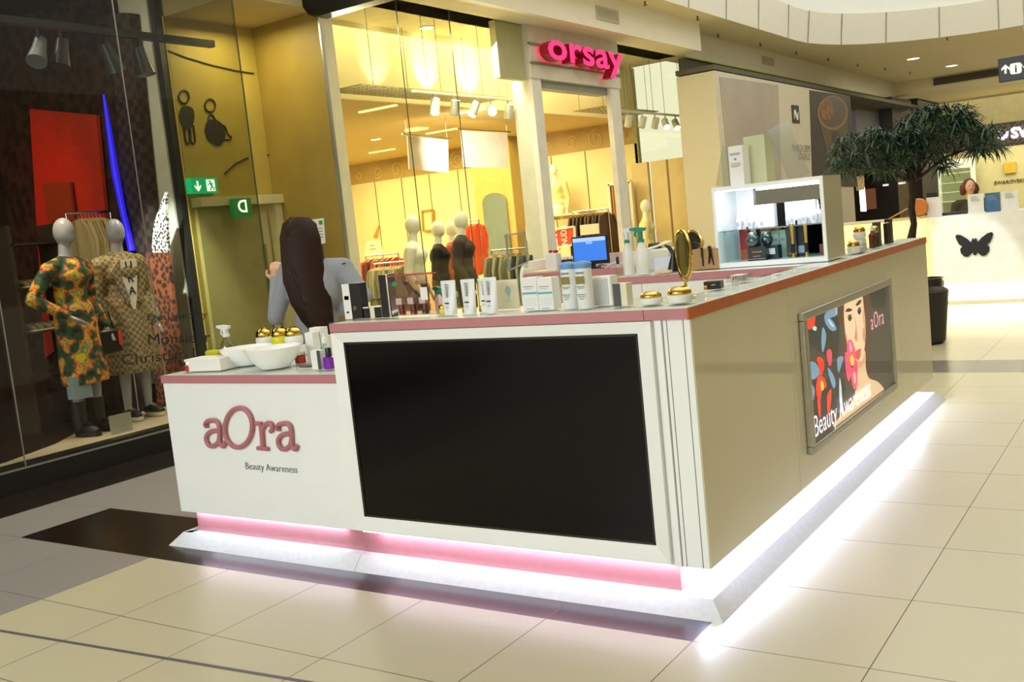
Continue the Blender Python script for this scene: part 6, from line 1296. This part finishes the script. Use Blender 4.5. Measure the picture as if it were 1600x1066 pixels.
for i, (a_, c_, pyt, col, nm) in enumerate(((1449, 1472, 308, 'EFEDEA', 'white sheet in a clear holder with a dark lamp behind, on the butterfly counter'), (1513, 1538, 303, 'F2F2F0', 'white text sheet in a clear holder, left of the blue one'), (1540, 1564, 301, '3F6CA4', 'blue sheet in a clear holder on the butterfly counter'), (1566, 1592, 298, 'F2F2F0', 'white text sheet in a clear holder, right of the blue one'))):
    y_ = YK+.08; x0, x1 = xat(a_, y_, kz), xat(c_, y_, kz); h = atY((a_+c_)/2, pyt, y_).z-kz; t = thing('sheet_holder', nm, 'sign holder', ((x0+x1)/2, y_, kz)); w = x1-x0
    MB().box(-w/2, w/2, 0, .003, 0, h).build('sheet', M('sheet_'+col, col, .5), t, local=True); MB().box(-w/2-.003, w/2+.003, -.003, -.001, 0, h+.003).build('cover', glass('thin_cover', 'FFFFFF', .02, facing=.1), t, local=True); MB().box(-w/2, w/2, -.003, .06, 0, .003).build('foot', clearp, t, local=True)
    if i:
        for k in range(4): MB().box(-w*.3, w*(.1+.06*k), -.005, -.0035, h*(.85-.07*k), h*(.865-.07*k)).build('print', pb if i != 2 else M('pale_blue_print'), t, local=True)
p = V((xat(1458, YK+.3, kz), YK+.3, kz)); b = MB(); b.cyl(p, p+V((0, 0, .02)), .05); b.cyl(p+V((0, 0, .02)), p+V((0, 0, .22)), .012); b.box(p.x-.06, p.x+.06, p.y-.02, p.y+.02, p.z+.18, p.z+.30); tag(b.build('card_terminal', blackm), 'black payment terminal on a stand behind the first sheet', 'terminal')
p = V((xat(1490, YK+.3, kz), YK+.3, kz)); b = MB(); b.box(p.x-.14, p.x+.16, p.y-.05, p.y+.08, p.z, p.z+.035); tag(b.build('keyboard', M('dark_keyboard', '26262A', .4)), 'dark keyboard on the butterfly counter beside the sheets', 'keyboard')
for i, (px, py, X, r, m_, nm) in enumerate(((1436, 315, -4.6, .30, M('orange_cushion', 'C8782A', .6), 'round orange and grey cushion on the far lit counter'), (1404, 334, -4.4, .22, M('tan_cushion', 'C89858', .6), 'tan folded card lying on the far lit counter'))):
    p = V((xat(px, YK, kz+.1), YK, kz+.0205+(.115 if i == 0 else .06))); b = MB()
    if i == 0: b.lathe([(.01, -.04), (.10, -.035), (.115, 0), (.10, .035), (.01, .04)], p, 24, ax=Matrix.Rotation(PI/2, 3, 'X')); 
    else: b.bar(p+V((-.12, 0, -.055)), p+V((.12, 0, .06)), .10, .012); b.bar(p+V((-.12, 0, -.055)), p+V((.14, 0, -.055)), .10, .008)
    tag(b.build('cushion' if i == 0 else 'folded_card', m_, bevel=0), nm, 'cushion' if i == 0 else 'card')

# woman behind it
vx, vy = xat(1515, 14.75, 1.4), 14.75
hz_ = atY(1515, 279, vy).z
t = thing('person', 'woman with curly reddish hair in a dark top, standing behind the butterfly counter', 'person', (vx, vy, 0), PI+.45); s = hz_
J = lambda a, b_, c: V((a*s, b_*s, c*s))
P = [('e', J(0, .01, .93), (.042*s, .05*s, .062*s)), ('e', J(0, .055, .925), (.009*s, .012*s, .012*s)), ('e', J(.045, 0, .93), (.006*s, .01*s, .016*s)), ('e', J(-.045, 0, .93), (.006*s, .01*s, .016*s)), ('c', J(0, 0, .80), J(0, .005, .89), .034*s, .03*s), ('c', J(-.10, 0, .79), J(.10, 0, .79), .034*s, .034*s), ('e', J(0, 0, .72), (.10*s, .07*s, .09*s)), ('e', J(0, 0, .62), (.085*s, .065*s, .09*s)), ('e', J(0, 0, .53), (.10*s, .075*s, .07*s))]
for q in (-1, 1): P += [('c', J(.12*q, 0, .785), J(.15*q, -.02, .62), .03*s, .024*s), ('c', J(.15*q, -.02, .62), J(.11*q, .10, .585), .023*s, .016*s), ('c', J(.05*q, 0, .5), J(.055*q, .01, .28), .052*s, .036*s), ('c', J(.055*q, .01, .28), J(.055*q, -.01, .05), .034*s, .022*s), ('c', J(.055*q, -.01, .025), J(.06*q, .08, .016), .022*s, .018*s)]
for q in (-1, 1): P += fingers(J(.10*q, .115, .588), (-.2*q, 1, 0), (1, 0, 0), .4)
organic('body', P, skin, t, voxel=.010, smooth=3, local=True)
organic('top', [('c', J(-.10, 0, .785), J(.10, 0, .785), .042*s, .042*s), ('e', J(0, 0, .72), (.11*s, .08*s, .10*s)), ('e', J(0, 0, .62), (.096*s, .075*s, .10*s)), ('e', J(0, 0, .54), (.11*s, .085*s, .07*s))]+[('c', J(.12*q, 0, .78), J(.15*q, -.02, .62), .038*s, .031*s) for q in (-1, 1)]+[('c', J(.15*q, -.02, .62), J(.12*q, .08, .59), .03*s, .024*s) for q in (-1, 1)], M('dark_olive_top', '3A3424', .8), t, voxel=.012, smooth=4, local=True)
organic('trousers', [('c', J(.052*q, 0, .52), J(.056*q, .01, .28), .062*s, .046*s) for q in (-1, 1)]+[('c', J(.056*q, .01, .28), J(.056*q, 0, .06), .045*s, .035*s) for q in (-1, 1)], M('dark_trousers'), t, voxel=.014, smooth=3, local=True)
rn = random.Random(5); hp = [('e', J(0, -.012, .945), (.052*s, .055*s, .062*s))]+[('e', J(.056*math.cos(a)*1.0, -.005-.02*abs(math.sin(a)), .905+.05*math.sin(a)), (.026*s, .03*s, .03*s)) for a in [PI*k/8-.35 for k in range(0, 12)] if not (4.2 < a)]
organic('hair', hp, M('auburn_hair', '5A2A18', .6, bump=.5, scale=40), t, voxel=.008, smooth=2, local=True)
[MB().ball(J(q*.016, .053, .938), .0055*s*.9, n=6).build('eye', M('eye_dark', '1A1412', .4), t, local=True) for q in (-1, 1)]; f_ = MB(); f_.tube([J(-.014, .052, .902), J(0, .058, .900), J(.014, .052, .902)], .004, 6); f_.build('mouth', M('lip_red', '9A3A34', .5), t, local=True)
# bin
p = atZ(1456, 494, 0); t = thing('waste_bin', 'black cylindrical waste bin behind the far end of the kiosk', 'bin', (p.x-.02, p.y, 0)); hb2 = atY(1455, 434, p.y).z
MB().lathe([(.155, 0), (.165, .01), (.17, hb2-.03), (.16, hb2-.03)], n=32).build('body', blackm, t, local=True); MB().lathe([(.173, hb2-.03), (.175, hb2), (.15, hb2), (.15, hb2-.10)], n=32, cap=False).build('rim', M('bin_rim', '1A1818', .3), t, local=True)

# ------------------------------------------------------------ potted ficus
TY = 10.2; tx = xat(1426, TY, 1.1)
t = thing('potted_tree', 'potted ficus with drooping narrow leaves behind the end of the kiosk', 'tree', (tx, TY, 0)); bark = M('dark_bark', '3A2214', .8, col2='1E120A', kind='noise', scale=20, bump=.5)
MB().lathe([(.20, 0), (.24, .02), (.29, .50), (.27, .52), (.25, .46)], n=32).build('pot', M('dark_planter', '2A2624', .5), t, local=True); MB().cyl((0, 0, .44), (0, 0, .465), .255).build('soil', M('soil', '241A12', .9), t, local=True)
tp = lambda px, py, dy=0: atY(px, py, TY+dy)-V((tx, TY, 0))
b = MB(); b.tube([(0, 0, .45), (.03, .0, .8), tp(1424, 372), tp(1428, 350), tp(1424, 325), tp(1427, 300), tp(1424, 270), tp(1432, 245)], [.05, .045, .042, .03, .032, .03, .026, .018], 12)
for e, dy in (((1350, 240), -.1), ((1325, 262), .1), ((1385, 225), .15), ((1455, 205), -.1), ((1500, 200), .1), ((1535, 225), 0), ((1470, 185), .2), ((1410, 235), -.2)):
    b.tube([tp(1426, 285), tp((1426+e[0])/2, (275+e[1])/2-6, dy*.5), tp(*e, dy)], [.018, .012, .006], 8)
b.build('trunk', bark, t, local=True)
rn = random.Random(11); b = MB(); cl = []
for cx, cy, rx, ry, n_ in ((1350, 232, 50, 26, 70), (1400, 215, 45, 24, 60), (1460, 205, 55, 30, 85), (1510, 215, 45, 26, 65), (1475, 178, 38, 14, 35), (1380, 255, 45, 16, 40), (1320, 258, 22, 18, 26), (1540, 235, 16, 12, 16), (1466, 262, 10, 12, 10), (1430, 240, 40, 20, 40)):
    for k in range(int(n_*.42)):
        r = rn.random()**.5; a = rn.uniform(0, 2*PI); cl.append(tp(cx+rx*r*math.cos(a), cy+ry*r*math.sin(a), rn.uniform(-.42, .42)))
for c in cl:
    for k in range(rn.randint(13, 19)):
        a = rn.uniform(0, 2*PI); L = rn.uniform(.12, .20); dr = rn.uniform(-.7, 1.3); w = rn.uniform(.0075, .0105)
        d = V((math.cos(a), math.sin(a), 0)); s_ = V((-math.sin(a), math.cos(a), 0)); p0 = c; p1 = c+d*L*.45+V((0, 0, .03-.02*dr)); p2 = c+d*L*.8+V((0, 0, -.05*dr)); p3 = c+d*L*(1.02-.06*abs(dr))+V((0, 0, -.11*dr))
        b.mi = rn.choice((0, 0, 1)); b._add([p0, p1-s_*w+V((0, 0, .003)), p1+s_*w+V((0, 0, .003)), p1-V((0, 0, .002)), p2-s_*w*.8, p2+s_*w*.8, p2-V((0, 0, .004)), p3], [(0, 1, 3), (0, 3, 2), (1, 4, 6, 3), (3, 6, 5, 2), (4, 7, 6), (6, 7, 5)])
b.build('foliage', [M('leaf_dark', '16301C', .45, var=.2), M('leaf_mid', '2C5430', .45, var=.2)], t, local=True)

# ------------------------------------------------------------ crystal shop at the far right
YW = 33
zb0 = 2.40; zb1 = 3.09
b = MB(); b.box(-6.9, 6, YW, YW+.4, zb0, zb1); o = b.build('wall_crystal_shop_fascia', M('crystal_fascia', '241812', .35, col2='8A7C70', kind='voronoi', scale=26)); o['kind'] = 'structure'
t = thing('shop_sign', 'glowing white letters with a small swan mark on the far sparkling fascia', 'sign', (-4, YW, 2.62)); we = M('sign_glow', 'FFFFFF', .5, emit='EDE8FF', es=3.0)
q = atY(1580, 216, YW); write('SWAROVSKI', (q.x, YW-.02, q.z), (1, 0, 0), (0, 0, 1), .42, we, 'letters', t, ext=.02, off=.012)
q = atY(1560, 218, YW); b = MB(); b.tube([q+V((0, -.03, .22)), q+V((.06, -.03, .26)), q+V((.08, -.03, .18)), q+V((.0, -.03, .06)), q+V((.10, -.03, .0)), q+V((.22, -.03, .08)), q+V((.26, -.03, .2))], [.02, .03, .025, .02, .045, .05, .015], 8); b.build('swan_mark', we, t)
b = MB(); b.box(-6.9, 6, YW+3.2, YW+3.3, 0, 4.1); struct(b, 'wall_crystal_shop_back', M('pale_green_wall', 'C8C090', .6))
b = MB(); b.box(-7.1, -6.7, YW, YW+3.2, 0, 4.15); struct(b, 'wall_crystal_shop_side', M('far_shop_brown'))
area('crystal_shop_light', (-3.5, YW+1.6, 2.9), (0, 0, 0), 5, 2, 130, (1, .92, .66))
area('far_hall_fill', (-2, 27.5, 4.4), (0, 0, 0), 8, 5, 160, (1, .93, .75)); area('far_passage_fill', (-3, 38, 4.1), (0, 0, 0), 8, 10, 200, (1, .93, .75))  # added fills, their bounce brightens the far ceiling
t = thing('display_cabinet', 'pale glass-shelved cabinet behind the woman at the far shop', 'cabinet', (atY(1492, 300, YW+2.4).x, YW+2.4, 0)); x0, x1 = atY(1466, 300, YW+2.4).x, atY(1520, 300, YW+2.4).x; zt2 = atY(1492, 264, YW+2.4).z
MB().box(x0, x1, YW+2.8, YW+2.85, 0, zt2).build('back_panel', M('cabinet_green', 'A8B080', .5), t); 
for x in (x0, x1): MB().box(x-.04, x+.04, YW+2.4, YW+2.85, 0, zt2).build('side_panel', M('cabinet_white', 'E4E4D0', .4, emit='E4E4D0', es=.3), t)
MB().box(x0-.04, x1+.04, YW+2.4, YW+2.85, zt2, zt2+.3).build('header', M('cabinet_white'), t)
for k in range(5):
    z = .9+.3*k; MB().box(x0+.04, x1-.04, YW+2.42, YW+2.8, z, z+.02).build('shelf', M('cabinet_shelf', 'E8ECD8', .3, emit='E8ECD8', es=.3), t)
q = atY(1553, 286, YW+3.15); write('SWAROVSKI', (q.x, YW+3.18, q.z-.06), (1, 0, 0), (0, 0, 1), .16, M('dark_letter', '3A3424', .5), 'wall_lettering', None, ext=.01)
o = bpy.data.objects['wall_lettering']; tag(o, 'small dark lettering on the pale back wall of the far crystal shop', 'lettering')
q = atY(1578, 262, YW+3.1); b = MB(); b.box(q.x-.17, q.x+.17, YW+3.1, YW+3.18, q.z-.17, q.z+.17); tag(b.build('yellow_picture', M('yellow_picture', 'C8A830', .5)), 'small yellow square picture on the back wall of the far shop', 'picture')
# downlights of the mall
for i, (px, py, z, r, nm) in enumerate(((1427, 92, 4.5, .14, 'oval-looking downlight in the soffit, left of two by the far bulkhead'), (1487, 103, 4.5, .14, 'oval-looking downlight in the soffit, right of two by the far bulkhead'), (1527, 161, 4.16, .15, 'bright downlight in the far low ceiling above the tree'), (1556, 185, 4.16, .15, 'downlight in the far low ceiling just above the sparkling fascia'), (1449, 165, 4.16, .1, 'dim downlight in the far low ceiling left of the tree top'))):
    p = atZ(px, py, z-.01)
    if p.y > 47: k_ = 46/p.y; p = V((p.x*k_, 46, z))
    downlight((p.x, p.y, z), r, nm, None, 9)
b = MB(); b.box(-5.84, 1, 30.96, 31.0, 4.27, 4.47); tag(b.build('vent_slot', M('vent_slot_grey', '4A4238', .6)), 'long dark grey vent slot in the bulkhead at the end of the hall', 'vent')
# hanging direction sign
ys = 14.0; q0 = atY(1559, 92, ys); q1 = atY(1563, 129, ys)
t = thing('direction_sign', 'black hanging sign with white arrow and information symbol at the upper right', 'sign', (q0.x+.9, ys, q1.z)); MB().box(q0.x, q0.x+1.8, ys, ys+.10, q1.z, q0.z).build('panel', M('blade_black'), t, bevel=.01)
for dx in (.3, 1.5): MB().cyl((q0.x+dx, ys+.05, q0.z), (q0.x+dx, ys+.05, 4.5 if q0.x < 0 and ys < 2 else 6.4), .008).build('cable', steel, t)
ww = M('sign_white', 'F0F2EE', .5, emit='F0F2EE', es=.35); q = atY(1571, 108, ys); b = MB(); b.prism([(-.012, -.055), (.012, -.055), (.012, .01), (.045, -.018), (.045, .012), (0, .055), (-.045, .012), (-.045, -.018), (-.012, .01)], (q.x, ys-.004, q.z), (1, 0, 0), (0, 0, 1), (0, .004, 0)); b.build('arrow', ww, t)
q = atY(1587, 107, ys); b = MB(); b.prism(rrect(.13, .13, .03), (q.x, ys-.004, q.z), (1, 0, 0), (0, 0, 1), (0, .004, 0)); b.build('symbol_panel', ww, t); write('i', (q.x-.012, ys-.006, q.z-.045), (1, 0, 0), (0, 0, 1), .13, blackm, 'symbol', t, ext=.001, off=.003)
b = MB(); q = atY(1594, 98, ys); b.bar((q.x, ys-.003, q.z), (q.x+.12, ys-.003, q.z-.2), .012, .006); b.build('line', ww, t)
# opposite side of the mall and the hall behind the camera
b = MB(); b.box(9, 9.1, -7, 48, 0, 4.5); struct(b, 'wall_right', M('mall_wall_right', 'B0A88C', .7))
b = MB(); b.box(-12, 9.1, 48, 48.1, 0, 4.3); struct(b, 'wall_far', M('mall_wall_far', '8A7C58', .7))
print('objects', len(bpy.data.objects))
